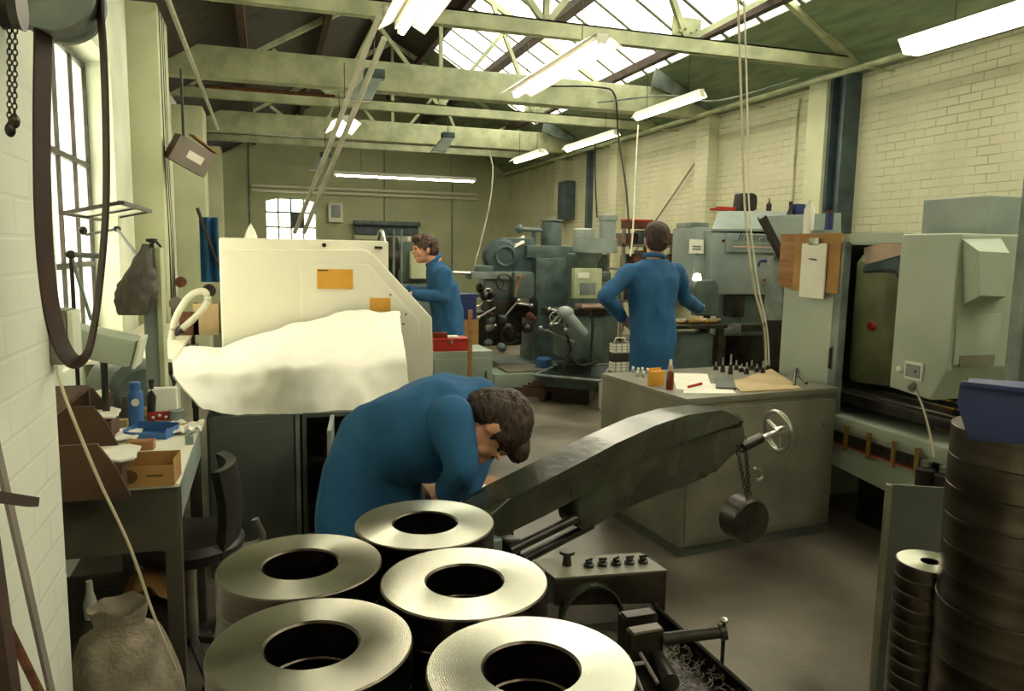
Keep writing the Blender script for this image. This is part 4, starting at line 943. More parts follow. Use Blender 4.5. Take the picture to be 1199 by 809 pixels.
# plaid cloth strip beside the worker
a, b_ = at(719, 402, y=4.4), at(734, 500, y=4.4)
t = thing('plaid_bag', 'tall black and white checked cloth bag standing on the floor beside the worker', 'bag', ((a.x+b_.x)/2, 4.45, 0))
build('bag_body', MB().bx(a.x, b_.x, 4.4, 4.47, 0, a.z, .008), 'plaid', t); build('handle', MB().tube([(a.x+.02, 4.44, a.z), (a.x+.03, 4.44, a.z+.03), (b_.x-.02, 4.44, a.z+.03), (b_.x-.01, 4.44, a.z)], .004), 'paper', t)
# bench / lathe beyond the worker
a, b_ = at(728, 330, y=9.6), at(815, 330, y=9.6)
t = thing('storage_rack', 'crowded steel rack against the right wall behind the standing worker', 'rack', ((a.x+b_.x)/2, 9.9, 0))
zt = at(760, 268, y=9.6).z
for x in (a.x, (a.x+b_.x)/2, b_.x-.04):
    for y in (9.6, 10.1): build('upright', MB().bx(x, x+.04, y, y+.04, 0, zt), 'cab_olive', t)
for z in (.3, .85, 1.3, zt-.25): build('shelf', MB().bx(a.x, b_.x, 9.6, 10.14, z, z+.03), 'cab_olive', t)
random.seed(11); x = a.x+.06; i = 0
ms = ['amber', 'oily', 'steel_teal', 'machine_green', 'rust', 'cab_olive', 'oily']
NM = ['dark red carton', 'black metal tin', 'blue-grey tool case', 'green oil drum', 'rusty parts box', 'olive storage box', 'black gear case']
pos = ['leftmost on the upper shelf', 'second on the upper shelf', 'third on the upper shelf', 'fourth on the upper shelf', 'fifth on the upper shelf', 'sixth on the upper shelf', 'rightmost on the upper shelf']
while x < b_.x-.2 and i < 7:
    w_ = (b_.x-a.x-.15)/7-.02; h = .12+.14*random.random()
    for z, dz, lv in ((zt-.22, 0, 'upper'), (1.33, 1, 'middle'), (.88, 2, 'lower')):
        kk = (i+3*dz) % 7; hh = h*(.75+.2*dz)
        lab_ = NM[kk]+', '+pos[i].replace('upper', lv)+' of the rack behind the worker'
        if kk in (1, 3): solo('storage_tin', MB().lathe((x+w_/2, 9.8, z), [(0, 0), (w_*.42, 0), (w_*.42, hh), (w_*.2, hh+.02), (0, hh+.02)], 18), ms[kk], lab_, 'tin')
        else:
            tt = thing('storage_box', lab_, 'box', (x+w_/2, 9.8, z)); build('box_body', MB().bx(x, x+w_, 9.66, 9.96, z, z+hh, .008), ms[kk], tt); build('lid', MB().bx(x-.005, x+w_+.005, 9.655, 9.965, z+hh, z+hh+.015, .004), ms[(kk+2) % 7], tt)
    x += w_+.02; i += 1
a, b_ = at(735, 268, y=9.6), at(760, 280, y=9.6); 
t = thing('red_toolbox', 'red toolbox on top of the rack left of the worker head', 'box', ((a.x+b_.x)/2, 9.8, zt))
a = at(734, 273, y=9.65); b_ = at(764, 273, y=9.65)
build('box_body', MB().bx(a.x, b_.x, 9.65, 9.85, zt+.001, zt+.1, .01), 'rust', t); build('lid', MB().bx(a.x-.01, b_.x+.01, 9.64, 9.86, zt+.1, zt+.13, .01), 'red', t)
# C: grey CNC mill with lettering
Y = 5.75; c = at(865, 330, y=Y); t = thing('cnc_mill', 'grey CNC milling machine with sloped top and striped name panel', 'milling machine', (c.x, Y+.4, 0))
def P_(x, y, yy=Y): return at(x, y, y=yy)
build('head_cover', MB().prism([P_(833, 269), P_(833, 345), P_(930, 345), P_(930, 269)], (0, .5, 0), .012), 'machine_grey', t)
tp = [P_(833, 268), P_(930, 268), P_(925, 247, Y+.3), P_(842, 247, Y+.3)]
mb = MB(); bs = [V((p.x, p.y, P_(833, 272).z)) for p in tp]; mb._add(tp+bs, [(0, 1, 2, 3), (7, 6, 5, 4), (0, 4, 5, 1), (1, 5, 6, 2), (2, 6, 7, 3), (3, 7, 4, 0)]); build('sloped_cover', mb, 'machine_grey', t)
bp(t, 'side_cover', 815, 266, 836, 345, Y+.1, .4, 'machine_grey', .012); bp(t, 'side_cap', 812, 260, 830, 268, Y+.15, .3, 'steel_grey', .01)
npn = bp(t, 'name_panel', 851, 273, 925, 297, Y-.012, .01, 'machine_grey', .003)
a, b_ = P_(858, 283), P_(910, 283)
for (y0, y1, m) in ((281.5, 283, 'steel_teal'), (285.8, 287.4, 'black'), (287.8, 291, 'stripes'), (295, 297, 'steel_teal')):
    q0, q1 = P_(857 if y0 < 294 else 851, y0), P_(925, y1); build('stripe', MB().bx(q0.x, q1.x, Y-.018, Y-.012, q1.z, q0.z), m, npn)
q = P_(884, 277.5)
text_mesh('Interact', .115, 'steel_teal', npn, Matrix.Translation(V((q.x, Y-.014, q.z))) @ Matrix.Rotation(PI/2, 4, 'X') @ Matrix.Diagonal((1.05, .85, 1, 1)), 'lettering', .002, .3)
c = P_(847, 282); build('screw', MB().cyl(c+V((0, -.01, 0)), c, .012, n=10), 'black', t)
a, b_ = P_(815, 280, Y-.02), P_(831, 297, Y-.02)
nt_ = thing('paper_notice', 'small white notice on the left side of the grey CNC mill', 'notice', ((a.x+b_.x)/2, Y, b_.z))
build('sheet', MB().bx(a.x, b_.x, Y+.08, Y+.088, b_.z, a.z), 'paper', nt_)
for z in (.3, .5): zz = b_.z+(a.z-b_.z)*z; build('printed_line', MB().bx(a.x+.03, b_.x-.03, Y+.077, Y+.08, zz-.006, zz+.006), 'cab_olive', nt_)
bp(t, 'spindle_column', 868, 345, 905, 385, Y+.1, .4, 'machine_green', .02); bp(t, 'spindle', 858, 345, 872, 372, Y+.05, .15, 'oily', .02); bp(t, 'back_guard', 843, 345, 905, 400, Y+.5, .05, 'rust', .01)
bp(t, 'work_table', 842, 385, 922, 392, Y-.1, .4, 'steel_grey', .006); bp(t, 'knee', 850, 392, 915, 430, Y-.02, .45, 'oily', .03)
a = P_(835, 440); b_ = P_(925, 440); build('base', MB().bx(a.x, b_.x, Y-.05, Y+.7, 0, P_(850, 430).z, .02), 'oily', t)
bp(t, 'coolant_tray', 868, 380, 908, 388, Y-.28, .14, 'bright_steel', .006)
build('control_cable', MB().tube([P_(888, 312), P_(890, 306), P_(900, 306), P_(907, 313), P_(910, 322)], .012, 8, 5), 'navy', t)
for px, py in ((903, 322), (898, 328), (905, 338)): q = P_(px, py, Y-.03); build('red_fitting', MB().box(q, (.06, .03, .02), None, .004), 'red', t)
# stock bench with lit parts
a, b_ = P_(785, 372, Y-.45), P_(848, 385, Y-.45)
t = thing('parts_bench', 'dark bench in front of the worker covered in brassy machined parts', 'workbench', ((a.x+b_.x)/2, Y-.3, 0)); zp = P_(815, 380, Y-.45).z
build('bench_top', MB().bx(a.x-.05, b_.x, Y-.5, Y-.12, zp-.03, zp, .005), 'oily', t)
for x in (a.x-.02, b_.x-.07): build('leg', MB().bx(x, x+.05, Y-.48, Y-.43, 0, zp-.03), 'oily', t); build('leg', MB().bx(x, x+.05, Y-.2, Y-.15, 0, zp-.03), 'oily', t)
build('cupboard', MB().bx(a.x+.04, b_.x-.08, Y-.42, Y-.2, .12, zp-.08), 'machine_green', t)
random.seed(2)
labs = ['at the far left end of the bench', 'beside the hand of the worker', 'in the middle of the bench', 'right of the middle of the bench', 'near the right end', 'at the right end of the bench', 'lying across the others', 'behind the row of parts']
for k in range(8):
    x = a.x+.02+(b_.x-a.x-.14)*k/7; m = ('gold', 'bright_steel', 'cardboard_pale')[k % 3]; r = .014+.006*(k % 2); yy_ = Y-.42+.035*(k % 3)
    tt = thing('machined_part', m.replace('gold', 'brassy').replace('bright_steel', 'bright steel').replace('cardboard_pale', 'pale')+' turned part '+labs[k], 'part', (x, yy_, zp))
    build('part_body', MB().cyl((x, yy_, zp+r+.001), (x+.13, yy_+.02, zp+r+.001), r, n=12), m, tt); build('collar', MB().cyl((x+.05, yy_+.008, zp+r+.001), (x+.07, yy_+.011, zp+r+.001), r*1.0+.004, n=12), m, tt)
c = P_(828, 345, Y-.05); t = thing('grey_guard', 'rounded grey sheet guard left of the CNC mill spindle', 'guard', (c.x, Y, P_(828, 372, Y).z))
build('guard_body', MB().prism([P_(817, 328, Y-.13), P_(838, 328, Y-.13), P_(842, 336, Y-.13), P_(842, 370, Y-.13), P_(815, 370, Y-.13), P_(813, 336, Y-.13)], (0, .09, 0), .015), 'machine_green', t); q = P_(816, 325, Y-.09); build('lit_lamp', MB().lathe(q, [(0, -.03), (.04, -.02), (.03, .03), (0, .04)], 14), 'diffuser', t)
build('guard_post', MB().cyl(P_(828, 369, Y-.09), V((P_(828, 369, Y-.09).x, Y-.09, 0)), .03), 'oily', t)
# wing panel right of the mill
Yw = 4.95
t = thing('wing_panel', 'grey-green sheet enclosure wing with dark sloping edge behind the boards', 'enclosure', (P_(945, 300, Yw).x, Yw, 0))
build('sheet', MB().prism([P_(893, 253, Yw), P_(985, 249, Yw), P_(985, 440, Yw), P_(922, 440, Yw), P_(918, 300, Yw)], (.03, .12, 0), .004), 'machine_grey', t)
build('edge_seal', MB().bar(P_(892, 254, Yw-.01), P_(916, 301, Yw-.01), .05, .05, (0, 1, 0)), 'black', t)
a = P_(920, 400, Yw); b_ = P_(985, 400, Yw); build('lower_body', MB().bx(a.x, b_.x-.05, Yw+.01, Yw+.3, 0, P_(930, 372, Yw).z, .01), 'oily', t)
bp(t, 'inner_edge', 906, 300, 919, 375, Yw+.02, .08, 'steel_grey', .004)
# things on top of the mill
zt = P_(880, 247, Y+.3).z
a = P_(877, 247, Y+.35)
t = thing('jerry_can', 'black moulded jerry can with loop handle on top of the CNC mill', 'can', V((a.x, a.y, zt)))
sc_ = (P_(888, 247, Y+.35).x-P_(865, 247, Y+.35).x); hz_ = P_(876, 226, Y+.35).z-zt
build('can_body', MB().prism([V((a.x-sc_*.5, a.y, zt)), V((a.x+sc_*.32, a.y, zt)), V((a.x+sc_*.25, a.y, zt+hz_*.8)), V((a.x+sc_*.0, a.y, zt+hz_)), V((a.x-sc_*.4, a.y, zt+hz_))], (0, .12, 0), .012), 'black', t)
build('handle', MB().tube([V((a.x+.02, a.y+.06, zt+hz_*.95)), V((a.x+sc_*.4, a.y+.06, zt+hz_*.92)), V((a.x+sc_*.5, a.y+.06, zt+hz_*.7)), V((a.x+sc_*.48, a.y+.06, zt+.02))], .016, 8, 4), 'black', t)
a, b_ = P_(838, 245, Y+.3), P_(861, 248, Y+.3); t = thing('red_tray', 'flat red tray on top of the mill, left of the jerry can', 'tray', ((a.x+b_.x)/2, Y+.4, zt))
build('tray_base', MB().bx(a.x+.03, b_.x, Y+.32, Y+.45, zt, zt+.02, .004), 'red', t); build('lip', MB().bx(a.x+.02, b_.x+.01, Y+.315, Y+.32, zt, zt+.03), 'red', t)
zw = P_(930, 251, Yw).z
p = P_(900, 247, Y+.35); t = thing('oil_bottle', 'small dark oil bottle on the mill right of the jerry can', 'bottle', V((p.x, p.y, zt)))
build('bottle_body', MB().lathe(V((p.x, p.y, zt)), [(0, 0), (.025, 0), (.025, .07), (.01, .09), (0, .09)], 16), 'black', t); build('spout', MB().cyl(V((p.x, p.y, zt+.09)), V((p.x, p.y, zt+.13)), .008, .004, 10), 'rust', t)
p = P_(932, 250, Yw+.06); t = thing('blue_drill', 'dark blue hand tool resting on the top edge of the grey-green wing', 'tool', V((p.x, p.y, zw)))
build('tool_body', MB().bx(p.x-.03, p.x+.06, p.y-.04, p.y+.04, zw+.001, zw+.085, .012), 'navy', t); build('tool_head', MB().lathe(V((p.x-.055, p.y, zw+.001)), [(0, 0), (.03, 0), (.012, .05), (.016, .1), (0, .1)], 14), 'black', t)
# ------------------------------------------------------------------ steel rings in the foreground
RD = .149; RH = .058; rings = [((368, 747.5), 245), ((608.5, 763), 253), ((545, 684), 206), ((352.5, 663), 201), ((501.5, 617), 173)]
names = ['nearest left', 'nearest right', 'middle right', 'back left', 'farthest']
ztop = .965
RP = [at(c[0], c[1], z=ztop) for c, w in rings]
for it in range(200):
    for i in range(5):
        for j in range(i):
            dd = RP[i]-RP[j]; L_ = dd.length
            if L_ < 2*RD+.002: k_ = (2*RD+.002-L_)*.5; RP[i] += dd.normalized()*k_; RP[j] -= dd.normalized()*k_
proto = None
def ring_thing(p, lab):
    global proto
    if proto is None:
        t = thing('steel_ring', lab, 'steel ring', p, 0, 'thick machined steel rings stacked in the foreground')
        mb = MB().lathe(p, [(RD, .0015), (RD-.0015, 0), (.069, 0), (.068, .0015), (.068, RH-.003), (.071, RH), (RD-.002, RH), (RD, RH-.002)], 96, closed=True)
        # face part and body part
        build('ring_body', mb, 'ring_side', t, ang=25)
        build('turned_face', MB().lathe(p, [(.0715, RH), (.0715, RH+.0006), (RD-.0025, RH+.0006), (RD-.0025, RH)], 96, closed=True), 'ring', t, ang=25)
        proto = t; return t
    c = copy_tree(proto); c.location = p; c['label'] = lab; c.rotation_euler = (0, 0, random.uniform(-.3, .3)); return c
for i, ((c, w)) in enumerate(rings):
    p = RP[i]
    for k in range(3):
        z = ztop - RH*(k+1) - .0012*k
        lv = ('top', 'second', 'lowest')[k]
        ring_thing(V((p.x + (0), p.y + (0), z)), '%s ring of the %s stack of thick bored steel rings' % (lv, names[i]))
zt = ztop - 3*RH - .004
pa = at(368, 747, z=ztop); pb = at(608, 763, z=ztop); pc = at(501, 617, z=ztop)
t = thing('steel_table', 'dark steel table carrying the five stacks of rings', 'table', ((pa.x+pb.x)/2, pa.y+.2, 0))
X0, X1, Yb0, Yb1 = pa.x-.17, pb.x+.16, pa.y-.25, pc.y+.16
build('table_top', MB().bx(X0, X1, Yb0, Yb1, zt-.04, zt, .004), 'oily', t)
for x in (X0+.02, X1-.08):
    for y in (Yb0+.02, Yb1-.08): build('leg', MB().bx(x, x+.06, y, y+.06, 0, zt-.04), 'oily', t)
# ------------------------------------------------------------------ power hacksaw
A = at(545, 618, d=1.95); B = at(868, 500, d=2.75)
D = B - A; Dh = V((D.x, D.y, 0)).normalized(); S = Dh.cross(V((0, 0, 1))).normalized()   # S: sideways, towards the camera
if S.y > 0: S = -S
def onp(px, py, off=0):
    # point of the vertical plane through A along Dh, shifted by off towards the camera
    O = A + S*off; r = ray(px, py); k = (O-EYE).dot(S)/r.dot(S); return EYE + r*k
base = onp(560, 640)
t = thing('power_hacksaw', 'dark green power hacksaw with long raised arm reaching right above the floor', 'hacksaw machine', (base.x, base.y, 0))
top = [(540, 618), (600, 583), (660, 552), (720, 520), (770, 497), (805, 486), (845, 480), (866, 482), (876, 491), (872, 502), (840, 507), (800, 512), (755, 535), (700, 570), (640, 603), (590, 627), (545, 650)]
def plate(name, poly, th, off, m, bev, par=t): return build(name, MB().prism([onp(x, y, off+th/2) for x, y in poly], -S*th, bev), m, par, ang=50)
arm = plate('saw_arm', top, .12, 0, 'arm_green', .03)
low = [(672, 580), (700, 566), (755, 533), (800, 508), (872, 497), (874, 512), (868, 528), (850, 540), (838, 548), (828, 560), (800, 565), (782, 575), (765, 585), (742, 586), (722, 600), (700, 614), (688, 623), (678, 615)]
plate('saw_bow', low, .09, 0, 'arm_green', .015)
for k, (a_, b_, r) in enumerate((((596, 645), (684, 602), .014), ((612, 655), (692, 614), .016))):
    build('guide_rod', MB().cyl(onp(a_[0], a_[1], .03-.06*k), onp(b_[0], b_[1], .03-.06*k), r), 'dark_steel', t)
build('rod_clamp', MB().box(onp(596, 640), (.05, .05, .05), basis(Dh), .008), 'oily', t)
# handwheel
h0 = onp(868, 524); h1 = onp(900, 508, .02); hc = onp(911, 505, .02)
build('wheel_shaft', MB().cyl(h0, hc, .012), 'bright_steel', t); build('shaft_boss', MB().cyl(h0, h0.lerp(h1, .7), .02), 'dark_steel', t)
ax = (Dh*.9 + S*.35 + V((0, 0, .12))).normalized()
hw = build('handwheel', MB().torus(hc, .075, .0105, ax, 40, 10), 'bright_steel', t)
Bx = basis(ax)
for k in range(3):
    a_ = 2*PI*k/3+.5; build('spoke', MB().cyl(hc, hc+Bx.col[0]*(.073*math.cos(a_))+Bx.col[1]*(.073*math.sin(a_)), .009, .006), 'bright_steel', hw)
build('hub', MB().cyl(hc-ax*.02, hc+ax*.02, .018), 'bright_steel', hw)
# hacksaw pedestal, bed, control box
q = onp(560, 640); bd = 1.0
build('pedestal', MB().bar((q.x-.12, q.y-.02, .28), (q.x+.35, q.y+.2, .28), .56, .3, (0, 0, 1), .02) if 0 else MB().box((q.x+.0, q.y-.02, .32), (.34, .26, .64), rot('Z', math.degrees(math.atan2(Dh.y, Dh.x))), .02), 'machine_green', t)
build('pivot_bracket', MB().prism([onp(535, 640, .09), onp(590, 630, .09), onp(585, 760, .09), onp(520, 760, .09)], -S*.18, .01), 'machine_green', t)
# weight
wc = onp(871, 607, .02); cyld = V((-FWD.x, -FWD.y, 0)).normalized()*.9 + V((RIGHT.x, RIGHT.y, 0))*.42; cyld.normalize()
t = thing('counterweight', 'round steel weight hanging by two chains from the saw arm', 'weight', wc+V((0, 0, -.09)))
build('weight_disc', MB().lathe(wc-cyld*.045, [(0, 0), (.078, 0), (.084, .006), (.084, .084), (.078, .09), (.012, .09), (.01, .086), (0, .086)], 40, cyld), 'dark_steel', t)
mb = MB(); chain(onp(862, 520, .04), wc+V((0, 0, .08))+cyld*.025-Dh*.015, .011, mb); build('chain', mb, 'dark_steel', t)
mb = MB(); chain(onp(872, 512, .0), wc+V((0, 0, .08))+Dh*.03, .011, mb); build('chain', mb, 'dark_steel', t)
build('hook', MB().tube([onp(884, 548, .0), onp(892, 552, 0), onp(892, 560, 0), onp(885, 562, 0)], .006, smooth=4), 'bright_steel', t)
# control box
cA = at(650, 664, d=1.72); cB = at(781, 676, d=1.78); cz_ = (cA.z+cB.z)/2
u = V((cB.x-cA.x, cB.y-cA.y, 0)); L1 = u.length; u.normalize(); v = V((-u.y, u.x, 0))
t = thing('control_box', 'dark control box with a row of knobs standing beside the hacksaw', 'control box', (cA.x, cA.y, 0))
zf = at(715, 674, d=1.75).z
fl = V((cA.x, cA.y, zf)); 
hb = .10
build('box_body', MB().prism([fl, fl+u*L1, fl+u*L1+v*.095, fl+v*.095], (0, 0, -hb), .003), 'oily', t)
build('top_plate', MB().prism([fl+V((0, 0, .001)), fl+u*L1+V((0, 0, .001)), fl+u*(L1-.03)+v*.097+V((0, 0, .006)), fl+v*.097-u*.03+V((0, 0, .006))], (0, 0, .003)), 'cab_olive', t)
for k in range(5):
    c = fl+u*(.095+.034*k)+v*.045+V((0, 0, .006))
    kb = build('knob', MB().lathe(c, [(0, 0), (.012, 0), (.0125, .006), (.008, .008), (.0085, .014), (0, .016)], 18), 'black', t)
    build('pointer', MB().box(c+V((0, 0, .017)), (.02, .004, .005), rot('Z', (20, -10, 30, 0, 5)[k])), 'dark_steel', kb)
c = fl+u*.045+v*.06+V((0, 0, .006))
kb = build('stop_button', MB().lathe(c, [(0, 0), (.012, 0), (.009, .022), (.01, .026), (.019, .03), (.018, .036), (0, .038)], 22), 'dark_steel', t)
build('box_neck', MB().prism([fl+u*.02+v*.035+V((0, 0, -hb)), fl+u*(L1*.5)+v*.035+V((0, 0, -hb)), fl+u*(L1*.5)+v*.09+V((0, 0, -hb)), fl+u*.02+v*.09+V((0, 0, -hb))], (0, 0, -(zf-hb)+.0), .003), 'oily', t)
# gearbox block left of the control box
c = at(672, 700, d=1.62)
solo('gear_housing', MB().prism([at(640, 683, d=1.6), at(700, 683, d=1.66), at(700, 730, d=1.66), at(640, 745, d=1.6)], (.03, .12, 0), .008), 'machine_green', 'greasy green housing under the left end of the control box', 'housing') if 0 else None
# vice and swarf tray
zt_ = .62
tl = at(700, 712, z=.72)
t = thing('swarf_tray', 'oily steel tray with swarf at the foot of the hacksaw, right of the rings', 'tray', (tl.x+.05, tl.y-.2, 0))
P1, P2, P3, P4 = at(640, 736, z=.7), at(775, 722, z=.7), at(900, 835, z=.7), at(640, 850, z=.7)
build('tray_floor', MB().prism([P1, P2, P3, P4], (0, 0, -.012)), 'oily', t)
def rim(a, b, h=.05):
    d = (b-a).normalized(); s_ = V((d.y, -d.x, 0)); return MB().prism([a, b, b+s_*.04+V((0, 0, h)), a+s_*.04+V((0, 0, h))], (s_*.006))
def rim2(a, b, n_, h=.045): return MB().prism([a, b, b+n_*.03+V((0, 0, h)), a+n_*.03+V((0, 0, h))], V((0, 0, -.004)) + n_*.004)
nr = V(((P3-P2).y, -(P3-P2).x, 0)).normalized()
build('side_rim', rim2(P2, P3, nr), 'dark_steel', t); build('back_rim', rim2(P1, P2, V((-.1, 1, 0)).normalized()), 'dark_steel', t)
build('tray_stand', MB().bx(P1.x+.02, P2.x-.02, P2.y-.26, P2.y-.1, 0, .685, .01), 'machine_green', t)
mb = MB()
random.seed(3)
for k in range(260):
    f, g = random.random(), random.random(); g = g*g
    p = P2.lerp(P3, .25+.75*f).lerp(P1.lerp(P4, .25+.75*f), .05+.6*random.random())+V((0, 0, .004))
    r = .004+.006*random.random(); a0 = random.random()*6
    mb.sweep([p+V((r*math.cos(a0+j*.9), r*math.sin(a0+j*.9), .003*j)) for j in range(5)], .0012, 4)
tag(build('swarf', mb, 'plate_grey', t), kind='stuff')
cc = at(712, 722, z=.86); nm = V((cc.x, cc.y, 0))
t = thing('machine_vice', 'oily machine vice with twin jaws and long screw handle beside the nearest ring', 'vice', (at(745, 760, z=.72).x, at(745, 760, z=.72).y, .7))
def atz(px, py, z): return at(px, py, z=z)
zj = .80
j = [atz(722, 733, zj), atz(768, 733, zj), atz(776, 742, zj), atz(741, 742, zj)]
def block(a, b, dy, z0, z1, bev=.004):
    return MB().prism([V((a.x, a.y, z1)), V((b.x, b.y, z1)), V((b.x, b.y+dy, z1)), V((a.x, a.y+dy, z1))], (0, 0, z0-z1), bev)
build('rear_jaw', block(atz(732, 726, zj), atz(770, 720, zj), .035, .7, zj), 'oily', t); build('jaw_cap', block(atz(734, 724, zj+.004), atz(768, 719, zj+.004), .028, zj, zj+.006, .001), 'dark_steel', t)
build('front_jaw', block(atz(740, 744, zj), atz(778, 737, zj), .03, .7, zj), 'oily', t); build('jaw_cap', block(atz(742, 742, zj+.004), atz(776, 736, zj+.004), .024, zj, zj+.006, .001), 'plate_grey', t)
a = atz(776, 748, .78); b_ = atz(850, 739, .8)
build('screw', MB().cyl(a, b_, .0125), 'dark_steel', t); build('screw_head', MB().cyl(b_+(a-b_)*.1, b_, .017), 'dark_steel', t)
tb = build('tommy_bar', MB().cyl(b_+V((-.005, 0, .022)), b_+V((-.005, 0, -.1)), .004), 'dark_steel', t)
build('bar_end', MB().ell(b_+V((-.005, 0, .024)), (.009, .009, .006)), 'bright_steel', tb)
build('slide_way', MB().prism([atz(700, 735, .72), atz(735, 745, .72), atz(800, 830, .72), atz(735, 840, .72)], (0, 0, -.02), .003), 'oily', t)
def arcf(u, v):
    a_ = PI*(.05+.9*u); p = atz(705, 742, .70)
    return p + V((.075*math.cos(a_), .05+.05*v, .085*math.sin(a_)))
build('guard', MB().grid(arcf, 20, 4, .006), 'arm_green', t)
mb = MB(); a, b_ = atz(746, 775, .74), atz(762, 772, .74)
build('link_frame', MB().tube([atz(735, 768, .76), atz(752, 810, .74)], .004).tube([atz(748, 762, .76), atz(770, 800, .74)], .004).tube([atz(740, 778, .755), atz(754, 776, .755)], .004), 'plate_grey', t)
build('coupling', MB().cyl(atz(765, 765, .74), atz(785, 800, .74), .018), 'dark_steel', t)
# ------------------------------------------------------------------ cupboard with tools in the middle
NC = V((at(795, 655, z=0).x, at(795, 655, z=0).y, 0)); FR = at(968, 624, z=0); 
uf = V((FR.x-NC.x, FR.y-NC.y, 0)); LF = uf.length; uf.normalize(); vf = V((-uf.y, uf.x, 0)); zc = at(793, 463, d=3.81).z
rz = math.degrees(math.atan2(uf.y, uf.x))
t = thing('tool_cabinet', 'large olive-grey steel cabinet with tools and papers strewn on its top', 'cabinet', NC, rz)
DC = .82
def lb(x0, x1, y0, y1, z0, z1, bev=0): return MB().bx(x0, x1, y0, y1, z0, z1, bev)
build('plinth', lb(.01, LF-.01, .02, DC-.02, 0, .06), 'cab_grey', t, False)
build('body', lb(0, LF, 0, DC, .06, zc-.035, .004), 'cab_olive', t, False)
build('rim', lb(-.006, LF+.006, -.008, DC, zc-.035, zc, .004), 'cab_olive', t, False)
build('door', lb(.02, LF-.02, -.012, -.001, .09, zc-.06, .003), 'cab_olive', t, False)
build('lock', MB().cyl((LF-.09, -.02, zc-.2), (LF-.09, -.01, zc-.2), .014, n=12), 'bright_steel', t, False)
R3 = Matrix.Rotation(math.radians(rz), 3, 'Z')
def loc(x, y, z=0): return NC + R3 @ V((x, y, 0)) + V((0, 0, zc+z))
def onc(px, py): return at(px, py, z=zc)
def cset(name, label, cat, px, py, group=None): 
    p = onc(px, py); return thing(name, label, cat, p, rz, group), p
t, p = cset('tilted_board', 'flat pale board lying askew across the tool cabinet top', 'board', 880, 460)
build('board', MB().prism([onc(855, 449), onc(868, 460), onc(938, 456), onc(903, 433)], (0, 0, .008)), 'cardboard_pale', t) 
solo('drawing_sheet', MB().prism([onc(792, 456), onc(835, 458), onc(828, 438), onc(787, 437)], (0, 0, .002)), 'paper', 'white drawing sheet flat on the cabinet behind the yellow carton', 'paper')
solo('drawing_sheet', MB().prism([onc(800, 461), onc(862, 461), onc(852, 450), onc(802, 449)], (0, 0, .003)), 'paper', 'creased white sheet at the front edge of the tool cabinet', 'paper')
t, p = cset('yellow_carton', 'small yellow carton standing on the left of the tool cabinet', 'carton', 770, 452)
build('carton', MB().box(p+V((0, .02, .04)), (.085, .04, .08), rot('Z', 10), .002), 'yellow', t); build('flap', MB().box(p+V((0, .035, .085)), (.08, .003, .02), rot('Z', 10)), 'yellow', t)
t, p = cset('amber_bottle', 'red-brown spray bottle with pale nozzle beside the yellow carton', 'bottle', 784, 456)
build('bottle_body', MB().lathe(p, [(0, 0), (.019, 0), (.02, .005), (.02, .085), (.012, .1), (0, .1)], 20), 'amber', t)
build('neck', MB().lathe(p+V((0, 0, .1)), [(0, 0), (.012, 0), (.013, .012), (.01, .03), (0, .03)], 14), 'stripes', t); build('nozzle', MB().lathe(p+V((0, 0, .13)), [(0, 0), (.009, 0), (.007, .03), (0, .032)], 12), 'white', t)
t, p = cset('red_pen', 'red marker pen lying on the tool cabinet', 'pen', 814, 454)
build('barrel', MB().cyl(onc(806, 455)+V((0, 0, .01)), onc(818, 452)+V((0, 0, .01)), .007, n=10), 'red', t); build('cap', MB().cyl(onc(818, 452)+V((0, 0, .01)), onc(821, 451.3)+V((0, 0, .01)), .008, n=10), 'red', t)
solo('steel_rule', MB().prism([onc(853, 440), onc(857, 440), onc(871, 456), onc(866, 457)], (0, 0, .002)), 'bright_steel', 'steel rule lying beside the askew pale board', 'rule')
solo('wooden_tray', MB().prism([onc(838, 456), onc(862, 457), onc(858, 444), onc(838, 444)], (0, 0, .015), .002), 'cab_grey', 'flat grey tin tray in the middle of the cabinet top', 'tray')
spots = [(741, 436), (747, 437.5), (752, 437), (758, 438), (746, 441), (753, 442), (760, 442), (766, 439), (772, 438)]
for k, (px, py) in enumerate(spots):
    p = onc(px, py); t = thing('collet', 'bright steel collet in the row along the left edge of the tool cabinet', 'collet', p, 0, 'bright collets along the left edge of the tool cabinet')
    build('taper', MB().lathe(p, [(0, 0), (.011, 0), (.011, .018), (.006, .024), (0, .024)], 12), 'bright_steel', t); build('head', MB().ell(p+V((0, 0, .03)), (.009, .009, .008), n=10), 'white', t)
random.seed(5)
for k, px in enumerate((838, 846, 855, 862, 868, 874, 880, 886, 893, 899)):
    p = onc(px, 433+2.5*(k % 3)); h = (.05, .09, .12, .06, .05, .07, .06, .05, .08, .06)[k]
    t = thing('cutting_tool', 'upright steel cutter in the cluster at the back of the tool cabinet', 'cutter', p, 0, 'upright cutters at the back of the tool cabinet')
    build('holder', MB().lathe(p, [(0, 0), (.016, 0), (.014, .02), (.009, h*.5), (0, h*.5)], 12), 'dark_steel', t); build('shank', MB().lathe(p+V((0, 0, h*.5)), [(0, 0), (.006, 0), (.005, h*.5), (0, h*.5)], 10), 'bright_steel', t)
p = onc(935, 452)
solo('steel_clamp', MB().tube([onc(930, 453)+V((0, 0, .01)), onc(931, 446)+V((0, 0, .07)), onc(936, 448)+V((0, 0, .04)), onc(944, 453)+V((0, 0, .02))], .008, 8, 5), 'dark_steel', 'dark curved clamp at the right corner of the tool cabinet', 'clamp')
